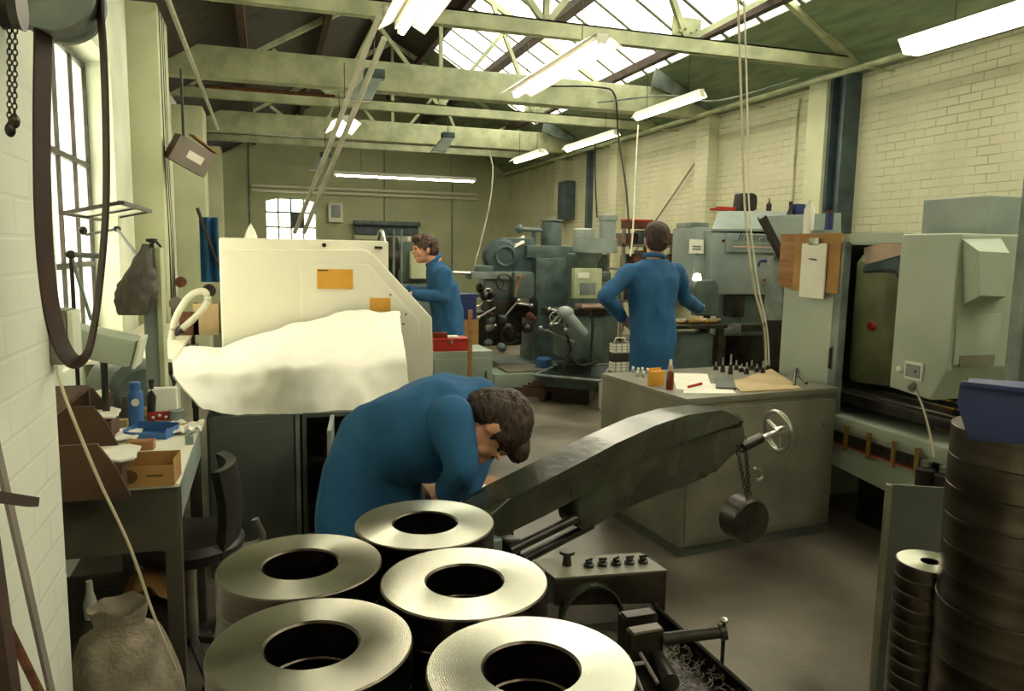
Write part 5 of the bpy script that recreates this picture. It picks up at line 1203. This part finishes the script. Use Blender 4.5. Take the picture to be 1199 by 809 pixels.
# ------------------------------------------------------------------ right hand machining centre
XF = 3.05
def onx(px, py, x=XF): return at(px, py, x=x)
pL = onx(920, 300); pD0 = onx(984, 300); pD1 = onx(1056, 300); pR = onx(1128, 300)
yL, yD0, yD1, yR = pL.y, pD0.y, pD1.y, pR.y
zt = onx(930, 275).z; zs = onx(978, 487).z; zbm = onx(1000, 560).z
t = thing('machining_centre', 'pale green machining centre with open door on the right, clipboard on its panel', 'machine', (XF+.6, (yL+yR)/2, 0))
XB = 4.35
build('left_panel', MB().bx(XF, XF+.05, yD0+.0, yL, .0, zt, .01), 'pale_green', t); build('end_panel', MB().bx(XF+.05, XB, yL-.03, yL, 0, zt-.01, .004), 'pale_green', t); build('inner_liner', MB().bx(XF+.052, XB-.06, yL-.05, yL-.032, zs, zt-.05), 'oily', t)
build('base_pan', MB().prism([(XF-.02, yD0, zs), (XF-.02, yR-.1, zs), (XF+.0, yR-.1, zs-.35), (XF+.0, yD0, zs-.28)], (1.25, 0, 0), .008).bx(XF+.06, XB-.06, yD0-.001, yL-.055, zs-.25, zs-.001), 'pale_green', t)
build('plinth', MB().bx(XF+.25, XB, yR-.05, yD0, 0, zs-.3), 'oily', t)
build('back_wall', MB().bx(XB-.05, XB, yR, yL-.06, zs, zt), 'oily', t)
build('roof_frame', MB().bx(XF, XF+.06, yD1, yD0, zt-.05, zt-.0), 'pale_green', t); build('roof_panel', MB().bx(XF+.3, XB-.06, yR, yL-.06, zt-.03, zt-.005), 'pale_green', t)
build('sill', MB().bx(XF-.03, XF+.03, yR-.1, yD0, zs-.05, zs+.012, .004), 'pale_green', t)
# slanting inner door edge + handle
p0 = onx(985, 290); 
build('door_edge', MB().bx(XF-.03, XF+.02, yD0-.06, yD0, zs+.01, zt-.04, .004), 'steel_grey', t)
0 and build('door_liner', MB().prism([(XF-.02, yD0-.02, zs+.02), (XF-.02, yD0-.02, zs+.75), (XF+.1, yD0-.1, zs+.85), (XF+.1, yD0-.1, zs+.02)], (.012, 0, 0)), 'stripes', t)
q = onx(983, 420); build('door_handle', MB().tube([q+V((0, .03, .06)), q+V((-.04, .03, .055)), q+V((-.04, .03, -.055)), q+V((0, .03, -.06))], .009), 'black', t)
# inside: spindle cover, glass roof, table
build('roof_glass', MB().prism([onx(1012, 290, XF+.12), onx(1060, 277, XF+.12), onx(1060, 297, XF+.12), onx(1012, 310, XF+.12)], (.02, .01, 0)), 'stripes', t)  # pale pink colour stands in for the ceiling lamp reflected in the glass
build('inner_guard', MB().prism([onx(1010, 312, XF+.14), onx(1060, 297, XF+.14), onx(1060, 318, XF+.14), onx(1010, 318, XF+.14)], (.02, 0, 0)), 'steel_teal', t)
c = onx(1028, 400, XF+.6)
build('spindle_cover', MB().lathe((XF+.42, onx(1034, 400, XF+.42).y+.02, zs+.16), [(0, 0), (.15, 0), (.16, .02), (.16, zt-zs-.32), (.13, zt-zs-.27), (0, zt-zs-.26)], 36), 'olive_glass', t)
build('seal', MB().tube([onx(1012, 318, XF+.13), onx(1045, 318, XF+.13), onx(1053, 328, XF+.13), onx(1055, 350, XF+.13), onx(1055, 430, XF+.13)], .009, 8, 4), 'black', t)
e = onx(1022, 382, XF+.25); build('emergency_badge', MB().lathe(e, [(0, 0), (.028, 0), (.024, .02), (0, .022)], 20, (-1, 0, 0)), 'red', t)
build('work_table', MB().bx(XF+.1, XF+.85, yR+.05, yL-.12, zs+.06, zs+.12, .005), 'dark_steel', t)
for k in range(4): build('table_slot', MB().bx(XF+.16+.17*k, XF+.19+.17*k, yR+.06, yL-.13, zs+.121, zs+.126), 'bright_steel', t)
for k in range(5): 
    e = onx(1098+3*(k % 2), 466+9*k, XF+.3); build('painted_glint', MB().bx(e.x, e.x+.02, e.y-.08, e.y+.02, e.z-.004, e.z+.004), 'gold', t)  # gold slips paint the orange glints inside the opening
wl_ = build('added_work_lamp', MB().bx(XF+.3, XF+.75, yD1+.02, yD1+.05, zt-.12, zt-.08, .004), 'machine_grey', t); build('lamp_tube', MB().cyl((XF+.32, yD1+.06, zt-.1), (XF+.73, yD1+.06, zt-.1), .01), 'diffuser', wl_)  # added lamp, not a seen fitting, to brighten the spindle cover and table
# control pod
XP = XF-.1
a0, a1 = onx(1057, 280, XP), onx(1124, 280, XP)
zb0 = onx(1050, 455, XP).z; zpt = onx(1065, 274, XP).z
yP0, yP1 = a1.y, a0.y
pod = build('control_pod', MB().prism([(XP, yP1+.01, zb0), (XP, yP1+.01, zpt), (XP, yP0, zpt), (XP, yP0, zb0+.14), (XP, yP0+.08, zb0-.02)], (.42, 0, 0), .01), 'pale_green', t)
aa = at(1124, 300, y=yP0); bb = at(1178, 300, y=yP0)
hx0, hx1 = XP+.04, bb.x+.05
def pf(px, py, dy=0): return at(px, py, y=yP0-dy)
# hooded screen housing on the side that faces the camera
ho = [pf(1127, 280), pf(1172, 279), pf(1172, 350), pf(1127, 357)]
hi = [at(1146, 294, y=yP0-.13), at(1182, 296, y=yP0-.13), at(1178, 347, y=yP0-.13), at(1147, 346, y=yP0-.13)]
mb = MB(); vs, fs = mb._add(ho+hi, [(0, 1, 2, 3), (4, 7, 6, 5), (0, 4, 5, 1), (1, 5, 6, 2), (2, 6, 7, 3), (3, 7, 4, 0)])
build('screen_hood', mb, 'pale_green', pod)
a_, b_ = pf(1120, 368), pf(1165, 425); build('lower_panel', MB().bx(a_.x, b_.x, yP0-.012, yP0, b_.z, a_.z, .004), 'pale_green', pod)
a_, b_ = pf(1121, 416), pf(1160, 427); build('label_rail', MB().bx(a_.x, b_.x, yP0-.018, yP0-.01, b_.z, a_.z), 'cab_olive', pod)
a_, b_ = onx(1062, 422, XP), onx(1081, 447, XP)
sw = build('socket_plate', MB().bx(XP-.012, XP, b_.y, a_.y, b_.z, a_.z, .003), 'white', pod)
build('socket_face', MB().bx(XP-.017, XP-.011, b_.y+.012, a_.y-.012, b_.z+.014, a_.z-.012), 'steel_grey', sw)
c = onx(1072, 435, XP-.017); build('keyhole', MB().cyl(c, c+V((-.004, 0, 0)), .006, n=10), 'black', sw)
build('push_knob', MB().ell(onx(1054, 432, XP), (.02, .02, .02), n=12), 'white', pod)
c = onx(1070, 453, XP); build('cable_gland', MB().cyl(c+V((.01, 0, .01)), c+V((-.02, 0, -.01)), .018, n=12), 'cab_olive', pod)
build('pod_cable', MB().tube([c, onx(1080, 475, XP-.02), onx(1088, 505, XP-.02), onx(1093, 535, XP-.02)], .005, 8, 5), 'hose', pod)
# head on the roof
a_, b_ = at(1121, 233, d=3.9), at(1195, 272, d=3.9)
build('motor_housing', MB().box(((a_.x+b_.x)/2+.05, (a_.y+b_.y)/2+.1, (a_.z+b_.z)/2-.01), (b_.x-a_.x+.05, .4, a_.z-b_.z+.04), rot('Z', 0), .01), 'machine_grey', t)
# right hand side and post
build('right_panel', MB().bx(XF+.36, XB, yR-.12, yR-.06, zs-.35, zt, .006), 'pale_green_dark', t)
# hazard strip: red/brown rail with straps below the sill
build('channel', MB().bx(XF-.045, XF-.025, yR-.1, yD0+.15, zs-.13, zs-.07), 'oily', t); build('red_edge', MB().bx(XF-.047, XF-.024, yR-.1, yD0+.15, zs-.138, zs-.13), 'red', t)
for px in (990, 1017, 1047, 1075): e = onx(px, 520, XF-.05); build('brass_strap', MB().bx(XF-.055, XF-.045, e.y-.012, e.y+.012, zs-.16, zs-.02), 'gold', t)
for k, px in enumerate((1085, 1108)):
    e = onx(px, 545, XF-.08)
    tt = thing('coolant_pump', ('left' if k == 0 else 'right') + ' of two small black motors at the near end of the sill', 'motor', V((e.x, e.y, zs-.2)))
    build('motor_body', MB().lathe(V((e.x, e.y, zs-.2)), [(0, 0), (.045, 0), (.045, .1), (.03, .11), (0, .115)], 20), 'black', tt); build('motor_cap', MB().cyl((e.x, e.y, zs-.085), (e.x, e.y, zs-.06), .028), 'bright_steel', tt)
# boards and clipboard on the left panel
def panel(name, x0, y0, x1, y1, off, m, label, cat, thick=.006):
    a, b = onx(x0, y0, XF-off), onx(x1, y1, XF-off)
    return a, b
a_, b_ = onx(921, 274, XF-.02), onx(945, 338, XF-.02); a2 = onx(980, 274, XF-.02)
solo('backing_board', MB().bx(XF-.022, XF-.012, b_.y, a_.y+.05, b_.z, a_.z, .002), 'wood', 'brown board fixed at the far edge of the green panel, behind the clipboard', 'board')
a_, b_ = onx(932, 274, XF-.035), onx(981, 344, XF-.035)
solo('wooden_board', MB().bx(XF-.038, XF-.026, b_.y, a_.y, b_.z, a_.z, .002), 'cardboard', 'tan board hung on the machine panel beneath the clipboard', 'board')
a_, b_ = onx(940, 285, XF-.05), onx(964, 350, XF-.05)
t = thing('clipboard', 'clipboard with white sheets hanging on the tan board', 'clipboard', V((XF-.05, (a_.y+b_.y)/2, b_.z)))
build('papers', MB().bx(XF-.054, XF-.045, b_.y, a_.y, b_.z, a_.z), 'paper', t); build('clip', MB().bx(XF-.062, XF-.043, (a_.y+b_.y)/2-.04, (a_.y+b_.y)/2+.04, a_.z-.01, a_.z+.03, .006), 'bright_steel', t)
e = onx(952, 303, XF-.055); build('pen', MB().cyl(e+V((0, .03, 0)), e+V((0, -.03, -.006)), .004, n=8), 'black', t)
# bottles on the machine
def bottle(px, py, z, r, h, m, lab, x=None, nk=.35, capm=None):
    p = at(px, py, x=XF+.1); p.z = z
    t = thing('bottle', lab, 'bottle', p)
    build('bottle_body', MB().lathe(p, [(0, 0), (r, 0), (r, h*.75), (r*nk, h*.88), (r*nk, h*.94), (0, h*.94)], 20), m, t)
    build('cap', MB().cyl(p+V((0, 0, h*.93)), p+V((0, 0, h)), r*nk*1.15), capm or m, t); return t
hz_ = at(945, 235, x=XF+.1).z - zt
bottle(946, 275, zt, .03, hz_, 'white', 'tall white plastic bottle on top of the green panel', nk=.5)
p = at(970, 272, x=XF+.12); p.z = zt
t = thing('dark_jar', 'dark blue jar standing on a grey box at the panel top', 'jar', p+V((0, 0, .03)))
build('jar_body', MB().lathe(p+V((0, 0, .03)), [(0, 0), (.024, 0), (.024, .1), (0, .1)], 20), 'navy', t); build('lid', MB().cyl(p+V((0, 0, .13)), p+V((0, 0, .145)), .02), 'rust', t)
solo('grey_block', MB().bx(p.x-.05, p.x+.05, p.y-.05, p.y+.09, zt, zt+.028, .002), 'steel_grey', 'flat grey box on the panel top below the dark jar', 'box')
# post and grey door at the right edge
e0 = at(1202, 300, d=2.6)
solo('steel_post', MB().bx(e0.x-.012, e0.x+.02, e0.y, e0.y+.03, 0, 2.1), 'steel_grey', 'grey steel post near the right edge in front of the machine', 'post')
solo('grey_screen', MB().bx(e0.x+.022, e0.x+.5, e0.y+.005, e0.y+.025, .3, at(1195, 285, d=2.6).z, .004), 'cab_grey', 'grey sheet screen at the extreme right edge beside the steel post', 'screen')
# ------------------------------------------------------------------ stacks at the right
zc_ = at(1128, 512, d=1.45); R_ = RD
cd = 1.5; left = at(1126, 520, d=cd); cx, cy = left.x + R_*1.0, left.y
ctr = at(1126+880*R_/cd, 520, d=cd); cx, cy = ctr.x, ctr.y
ZS = at(1150, 516, d=cd-.1).z; nr_ = int(ZS/RH); hh = ZS/nr_
sproto = None
for k in range(nr_):
    lab = 'steel ring in the tall stack at the right edge'
    if k == nr_-1: lab = 'topmost steel ring of the tall stack, under the blue bin'
    if sproto is None:
        t = thing('steel_disc', lab, 'steel disc', (cx, cy, 0), 0, 'thick steel discs of the tall right hand stack'); sproto = t
        build('disc_body', MB().lathe((cx, cy, 0), [(0, 0), (R_-.001, 0), (R_, .001), (R_, hh-.0015), (R_-.001, hh-.0005), (0, hh-.0005)], 72), 'ring_side', t, ang=25)
        t['label'] = lab
    else:
        c = copy_tree(sproto); c.location = (cx+random.uniform(-.002, .002), cy+random.uniform(-.002, .002), k*hh); c['label'] = lab; c.rotation_euler = (0, 0, random.random()*6)
# short stack
R2 = .072; c2 = at(1089, 657, d=1.72); Z2 = c2.z; n2 = 26; h2 = Z2/n2; sproto = None
for k in range(n2):
    top_ = k == n2-1
    lab = 'top disc with small bore on the short stack of narrow steel discs' if top_ else 'narrow steel disc in the short stack beside the tall one'
    if sproto is None:
        t = thing('steel_disc', lab, 'steel disc', (c2.x, c2.y, 0), 0, 'narrow steel discs of the short stack'); sproto = t
        build('disc_body', MB().lathe((c2.x, c2.y, 0), [(.02, 0), (R2-.002, 0), (R2, .002), (R2, h2-.003), (R2-.002, h2-.0008), (.02, h2-.0008)], 48, closed=True), 'ring_side', t, ang=25)
        build('disc_face', MB().lathe((c2.x, c2.y, 0), [(.021, h2-.0008), (.021, h2-.0004), (R2-.003, h2-.0004), (R2-.003, h2-.0008)], 48, closed=True), 'ring', t, ang=25)
    else:
        c = copy_tree(sproto); c.location = (c2.x+random.uniform(-.001, .001), c2.y+random.uniform(-.001, .001), k*h2); c['label'] = lab
# blue bin on the tall stack
p = V((cx, cy, ZS))
t = thing('blue_bin', 'dark blue plastic bin sitting on the tall stack of steel discs', 'bin', p)
b0 = [at(1132, 513, d=cd-.12), at(1215, 520, d=cd-.12)]; 
F = [at(1120, 472, d=cd-.1), at(1124, 448, d=cd-.1), at(1215, 458, d=cd-.14), at(1215, 516, d=cd-.14), at(1134, 510, d=cd-.1)]
zb_ = ZS+.001; F[3].z = zb_; F[4].z = zb_
build('front_wall', MB().prism(F, (.02, .01, 0), .002), 'navy', t)
rr = ray(1130, 480); ex = V((rr.x/rr.y*.17+.015, .17, 0)); build('bin_body', MB().prism([F[4]+V((.02, .012, 0)), F[1]+V((.02, .012, -.03)), V((F[2].x+.02, F[2].y+.012, F[1].z-.03)), V((F[3].x+.02, F[3].y+.012, zb_))], ex, .003), 'navy', t)
a_, b_ = F[1], F[2]; build('lip', MB().bar(a_+V((0, -.006, 0)), b_+V((0, -.006, 0)), .012, .008), 'navy', t)
# guard sheet behind the stacks
a_ = at(1041, 567, d=2.15); b_ = at(1165, 560, d=2.1); b_.z = a_.z
t = thing('guard_sheet', 'dark grey steel guard sheet standing upright behind the short stack of discs', 'screen', ((a_.x+b_.x)/2, (a_.y+b_.y)/2, 0))
dd = (b_-a_).normalized(); nn = V((-dd.y, dd.x, 0))
build('sheet', MB().prism([V((a_.x, a_.y, .03)), V((b_.x, b_.y, .03)), b_, a_], nn*.006), 'cab_grey', t)
build('edge_strip', MB().bar(V((a_.x, a_.y, .03)), a_, .02, .014, dd), 'cab_olive', t)
for f in (.15, .85):
    p = a_.lerp(b_, f); build('foot', MB().box((p.x, p.y, .015), (.04, .3, .03)), 'cab_grey', t)
# ------------------------------------------------------------------ people
def bake(o, voxel, smooth=2, fold=0, seed=0, fs=9):
    m = o.modifiers.new('r', 'REMESH'); m.mode = 'VOXEL'; m.voxel_size = voxel
    if smooth: s = o.modifiers.new('s', 'SMOOTH'); s.iterations = smooth; s.factor = .6
    dg = bpy.context.evaluated_depsgraph_get(); me = bpy.data.meshes.new_from_object(o.evaluated_get(dg))
    o.modifiers.clear(); old = o.data; o.data = me; me.name = old.name
    if not me.materials: me.materials.append(old.materials[0])
    if fold:
        N = [v.normal.copy() for v in me.vertices]
        for v, n in zip(me.vertices, N):
            q = v.co*fs; a = noise.noise(V((q.x, q.y, q.z*.55))+V((seed, 0, 0))); b = noise.noise(V((q.x*2.3, q.y*2.3, q.z*1.2+seed)))
            v.co += n*(fold*(1-abs(a)*2.4)+fold*.5*b)
    me.polygons.foreach_set('use_smooth', [True]*len(me.polygons)); return o
def loft(mb, rings, n=22):
    rows = []
    for c, a, b in rings:
        c, a, b = V(c), V(a), V(b); rows.append([mb.bm.verts.new(c+a*math.cos(2*PI*k/n)+b*math.sin(2*PI*k/n)) for k in range(n)])
    for p, q in zip(rows, rows[1:]):
        for k in range(n): mb.bm.faces.new((p[k], p[(k+1) % n], q[(k+1) % n], q[k]))
    mb.bm.faces.new(rows[0][::-1]); mb.bm.faces.new(rows[-1]); return mb
def limb(mb, pts, rr):
    for i in range(len(pts)-1): mb.sweep([pts[i], V(pts[i]).lerp(V(pts[i+1]), .5), pts[i+1]], [rr[i], (rr[i]+rr[i+1])/2*1.02, rr[i+1]], 14)
    for p, r in zip(pts, rr): mb.ell(p, (r, r, r), n=12)
def hand(mb, w, d, palm, curl=.5, thumb=1):
    # w wrist, d pointing direction of the hand, palm normal; curl 0..1
    w, d, palm = V(w), V(d).normalized(), V(palm).normalized(); s = d.cross(palm).normalized()
    B = Matrix((s, palm, d)).transposed()
    mb.ell(w+d*.045, (.04, .016, .05), B, 14); mb.ell(w+d*.01, (.028, .02, .03), B, 12)
    for k in range(4):
        o = w+d*.085+s*(-.03+.02*k); L = (.062, .072, .07, .055)[k]; c1 = d*math.cos(curl*.6)+palm*math.sin(curl*.6); c2 = d*math.cos(curl*1.6)+palm*math.sin(curl*1.6); c3 = d*math.cos(curl*2.4)+palm*math.sin(curl*2.4)
        p1 = o+c1*L*.45; p2 = p1+c2*L*.32; p3 = p2+c3*L*.25
        mb.sweep([o-d*.02, o, p1, p2, p3], [.009, .0092, .0085, .008, .0065], 8); mb.ell(p3, (.0065,)*3, n=8)
    o = w+d*.025-s*.03*thumb; dt = (d*.7-s*.75*thumb+palm*.35).normalized(); p1 = o+dt*.035; p2 = p1+(dt+d*.5).normalized()*.03
    mb.sweep([o, p1, p2], [.012, .0105, .008], 8); mb.ell(p2, (.008,)*3, n=8)
def person(label, hips, chest, neck, head, hf, hu, shl, shr, ell, elr, wl, wr, hdl, hdr, kl, kr, al, ar, ff, coat_rings, hair, seed, curl=.6, rs=.059, mid=None, tk=1, fold=.008, fs=8):
    t = thing('person', label, 'person', V(((al[0]+ar[0])/2, (al[1]+ar[1])/2, 0)))
    head, hf, hu = V(head), V(hf).normalized(), V(hu).normalized(); hf = (hf-hu*hf.dot(hu)).normalized(); hr = hf.cross(hu).normalized()
    HB = Matrix((hr, hf, hu)).transposed()
    def hp(x, y, z): return head+hr*x+hf*y+hu*z
    mb = MB()
    mb.ell(hp(0, -.012, .03), (.074, .094, .085), HB, 20); mb.ell(hp(0, .03, -.035), (.058, .06, .075), HB, 18); mb.ell(hp(0, .058, -.085), (.03, .024, .022), HB, 12)
    mb.ell(hp(0, .06, .0), (.05, .03, .05), HB, 14)
    mb.sweep([hp(0, .086, .012), hp(0, .103, -.018), hp(0, .088, -.03)], [.008, .0135, .008], 8); mb.ell(hp(0, .105, -.02), (.011, .011, .009), HB, 8)
    for s in (-1, 1):
        mb.ell(hp(s*.076, -.005, -.005), (.007, .017, .028), HB, 12); mb.ell(hp(s*.03, .083, .026), (.02, .009, .007), HB, 8); mb.ell(hp(s*.04, .06, -.03), (.02, .02, .022), HB, 10)
    mb.ell(hp(0, .086, -.052), (.024, .009, .006), HB, 10); mb.ell(hp(0, .084, -.062), (.02, .009, .006), HB, 10)
    neck = V(neck); mb.sweep([neck-(head-neck)*.2, hp(0, -.02, -.05)], [.062, .055], 14)
    hips, chest = V(hips), V(chest); shl, shr = V(shl), V(shr)
    ls = (shl-shr).normalized()
    up = (chest-hips).normalized(); fw = ls.cross(up).normalized()
    loft(mb, [(hips-up*.08, ls*.14, fw*.1*tk), (hips, ls*.145, fw*.1*tk), (mid or hips.lerp(chest, .5), ls*.13, fw*.09*tk), (chest, ls*.15, fw*.1*tk), (neck-(neck-chest)*.15, ls*.1, fw*.07)])
    limb(mb, [shl, ell, wl], [.045, .036, .026]); limb(mb, [shr, elr, wr], [.045, .036, .026])
    hl, hr2 = hips+ls*.068-up*.03, hips-ls*.068-up*.03
    limb(mb, [hl, kl, al], [.082, .055, .038]); limb(mb, [hr2, kr, ar], [.082, .055, .038])
    hand(mb, wl, hdl[0], hdl[1], curl, hdl[2]); hand(mb, wr, hdr[0], hdr[1], curl, hdr[2])
    b = bake(build('body', mb, 'skin', t), .0048, 1)
    # eyes
    for s in (-1, 1): build('eye', MB().ell(hp(s*.03, .083, .012), (.011, .007, .006), HB, 10), 'hair_dark', t)
    # hair: shell around the cranium, clear of the face
    hm = MB(); hm.ell(hp(0, -.02, .043), (.085, .1, .083), HB, 20); hm.ell(hp(0, -.055, .0), (.078, .062, .085), HB, 18)
    hm.ell(hp(0, .055, .092), (.06, .045, .033), HB, 14)
    for s in (-1, 1): hm.ell(hp(s*.07, .012, .03), (.014, .02, .035), HB, 10)
    ho = build('hair', hm, hair, t); bake(ho, .006, 1, .0045, seed, 45)
    # trousers and shoes
    tm = MB(); loft(tm, [(hips-up*.08, ls*.13, fw*.09), (hips+up*.05, ls*.135, fw*.09)])
    for h_, k_, a_ in ((hl, kl, al), (hr2, kr, ar)): limb(tm, [h_, k_, V(a_)+V((0, 0, .0))], [.08, .066, .06])
    bake(build('trousers', tm, 'trouser', t), .012, 2, .004, seed+3, 12)
    ffv = V(ff).normalized()
    for a_ in (al, ar):
        a_ = V(a_); sm = MB(); FB = Matrix((ffv.cross(V((0, 0, 1))).normalized(), ffv, V((0, 0, 1)))).transposed()
        g = V((a_.x, a_.y, 0)); sm.ell(g+ffv*.05+V((0, 0, .04)), (.048, .13, .035), FB, 16); sm.ell(g+V((0, 0, .065)), (.045, .06, .05), FB, 14); sm.box(g+ffv*.05+V((0, 0, .012)), (.08, .25, .024), FB, .01)
        bake(build('shoe', sm, 'black', t), .007, 1)
    # coat
    cm = MB(); loft(cm, [(c, ls*a+V(e) if 0 else ls*a, f_*b) for c, a, b, f_ in coat_rings(ls, fw, up)])
    cm.ell(shl, (rs, rs, rs)); cm.ell(shr, (rs, rs, rs))
    for s_, e_, w_ in ((shl, ell, wl), (shr, elr, wr)):
        e_ = V(e_); w_ = V(w_); limb(cm, [s_, e_, e_.lerp(w_, .93)], [rs, .051, .043])
    co = bake(build('coat', cm, 'blue_cloth', t), .011, 3, fold, seed, fs)
    cl = MB(); nd = (head-neck).normalized(); q = neck+(head-neck)*.12
    cl.torus(q, .066, .017, nd, 28, 8); build('collar', cl, 'blue_cloth', t)
    return t
# standing worker seen from behind
Ym = 4.62
def w(px, py, dy=0): return at(px, py, y=Ym+dy)
hp_ = w(764, 400); ch_ = w(764, 335); nk = w(766, 303)
hp_.z = .95
person('person in a long blue work coat standing seen from behind, one hand at the waist', hp_, ch_, nk, w(768, 281, .02), (.28, .95, -.12), (.05, 0, 1),
       w(737, 318), w(792, 318), w(709, 347, -.05), w(803, 350, .1), w(728, 372, .12), w(818, 361, .42),
       ((.8, .3, -.45), (.3, .8, -.2), 1), ((.45, .6, .15), (0, 0, -1), -1),
       V((hp_.x-.1, Ym+.04, .5)), V((hp_.x+.1, Ym+.04, .5)), V((hp_.x-.11, Ym, .08)), V((hp_.x+.11, Ym, .08)), (.2, 1, 0),
       lambda ls, fw, up: [(V((hp_.x, Ym, .48)), .175, .15, fw), (V((hp_.x, Ym, .75)), .168, .14, fw), (V((hp_.x, Ym, 1.0)), .165, .13, fw), (hp_.lerp(ch_, .6), .165, .125, fw), (ch_, .195, .13, fw), (ch_.lerp(nk, .35), .2, .12, fw), (ch_.lerp(nk, .7), .165, .1, fw), (nk, .075, .07, fw)], 'hair_dark', 4)
# worker in side view behind the cream lathe
Ym = 6.12
hp2 = w(524, 392); hp2.z = .92; ch2 = w(519, 335); nk2 = w(509, 306)
L = V((0, -1, 0))
person('person in a blue work coat in side view, facing left towards the cream lathe', hp2, ch2, nk2, w(497, 292), (-1, -.12, -.28), (-.12, 0, 1),
       w(520, 320, -.17), w(520, 320, .17), w(519, 348, -.2), w(508, 345, .2), w(483, 344, -.2), w(478, 340, .1),
       ((-.9, 0, -.15), (0, 0, -1), -1), ((-.9, -.1, -.1), (0, 0, -1), 1),
       V((hp2.x-.02, Ym-.09, .5)), V((hp2.x-.02, Ym+.09, .5)), V((hp2.x+.02, Ym-.1, .08)), V((hp2.x+.0, Ym+.1, .08)), (-1, 0, 0),
       lambda ls, fw, up: [(V((hp2.x-.0, Ym, .5)), .2, .155, fw), (V((hp2.x, Ym, .8)), .19, .14, fw), (hp2+V((0, 0, .1)), .18, .13, fw), (hp2.lerp(ch2, .6), .18, .125, fw), (ch2, .19, .125, fw), (ch2.lerp(nk2, .55), .16, .1, fw), (nk2, .07, .068, fw)], 'hair_brown', 9, curl=.5)
# bending worker in the foreground
def b(px, py, d=2.35): return at(px, py, d=d)
hp3 = b(436, 552); ch3 = b(540, 484); nk3 = b(566, 478)
fl_ = V((1, 0, 0))
sl3, sr3 = b(572, 474, 2.52), b(526, 490, 2.18)
hl3, hr3 = b(545, 576, 2.42), b(528, 574, 2.25)
person('person in a blue work coat bending over low in the foreground behind the steel rings', hp3, ch3, nk3, b(574, 500, 2.24), (.25, -.12, -1), (1, -.1, -.12),
       sl3, sr3, b(562, 528, 2.52), b(540, 545, 2.16), hl3, hr3,
       ((-.4, .2, -.7), (-.6, 0, .3), 1), ((-.3, .1, -.8), (-.6, 0, .3), -1),
       V((hp3.x+.03, hp3.y-.08, .48)), V((hp3.x+.03, hp3.y+.09, .48)), V((hp3.x, hp3.y-.1, .08)), V((hp3.x, hp3.y+.12, .08)), (1, 0, 0),
       lambda ls, fw, up: [(V((hp3.x+.01, hp3.y, .55)), .2, .15, V((1, 0, 0))), (V((hp3.x+.005, hp3.y, .75)), .195, .14, V((1, 0, 0))), (b(440, 545), .19, .135, V((.95, 0, -.3))), (b(457, 525), .185, .165, V((.75, 0, -.66))), (b(490, 507), .19, .165, V((.35, 0, -.93))), (b(522, 498), .2, .155, V((.15, 0, -1))), (b(556, 490), .19, .12, V((-.05, 0, -1))), (nk3+V((.01, 0, .0)), .08, .07, V((-.1, 0, -1)))], 'hair_dark', 14, curl=.7, rs=.062, mid=b(484, 508), tk=.6, fold=.013, fs=6)
# little stand the bending worker leans over
c = b(548, 590, 2.42); zt = c.z
t = thing('small_stand', 'small wooden stand under the hands of the bending worker', 'stand', (c.x+.03, c.y+.12, 0))
build('stand_top', MB().bx(c.x-.1, c.x+.17, c.y, c.y+.28, zt-.02, zt, .003), 'wood', t)
for x in (c.x-.09, c.x+.13):
    for y in (c.y+.01, c.y+.24): build('leg', MB().bx(x, x+.03, y, y+.03, 0, zt-.02), 'wood_dark', t)
p = at(562, 566, z=zt+.0); 
t = thing('small_carton', 'small brown carton holding the turquoise tub beside the bending worker', 'carton', (p.x, p.y+.12, zt))
build('carton', MB().bx(p.x-.06, p.x+.05, p.y+.08, p.y+.16, zt+.001, zt+.05, .002), 'cardboard', t); build('flap', MB().bx(p.x-.06, p.x+.05, p.y+.078, p.y+.08, zt+.035, zt+.06), 'cardboard_pale', t)
q = V((p.x-.015, p.y+.12, zt+.051))
t = thing('turquoise_tub', 'turquoise plastic tub standing on the small brown carton', 'tub', q)
build('tub_body', MB().lathe(q, [(0, 0), (.03, 0), (.034, .045), (0, .05)], 20), 'turquoise', t); build('lid', MB().lathe(q+V((0, 0, .048)), [(0, 0), (.028, 0), (.022, .012), (0, .016)], 18), 'turquoise', t)
q = at(556, 580, z=zt+.002)
solo('white_box', MB().bx(q.x-.03, q.x+.05, q.y, q.y+.05, zt+.001, zt+.022, .003), 'paper', 'small flat white box in front of the brown carton on the stand', 'box')
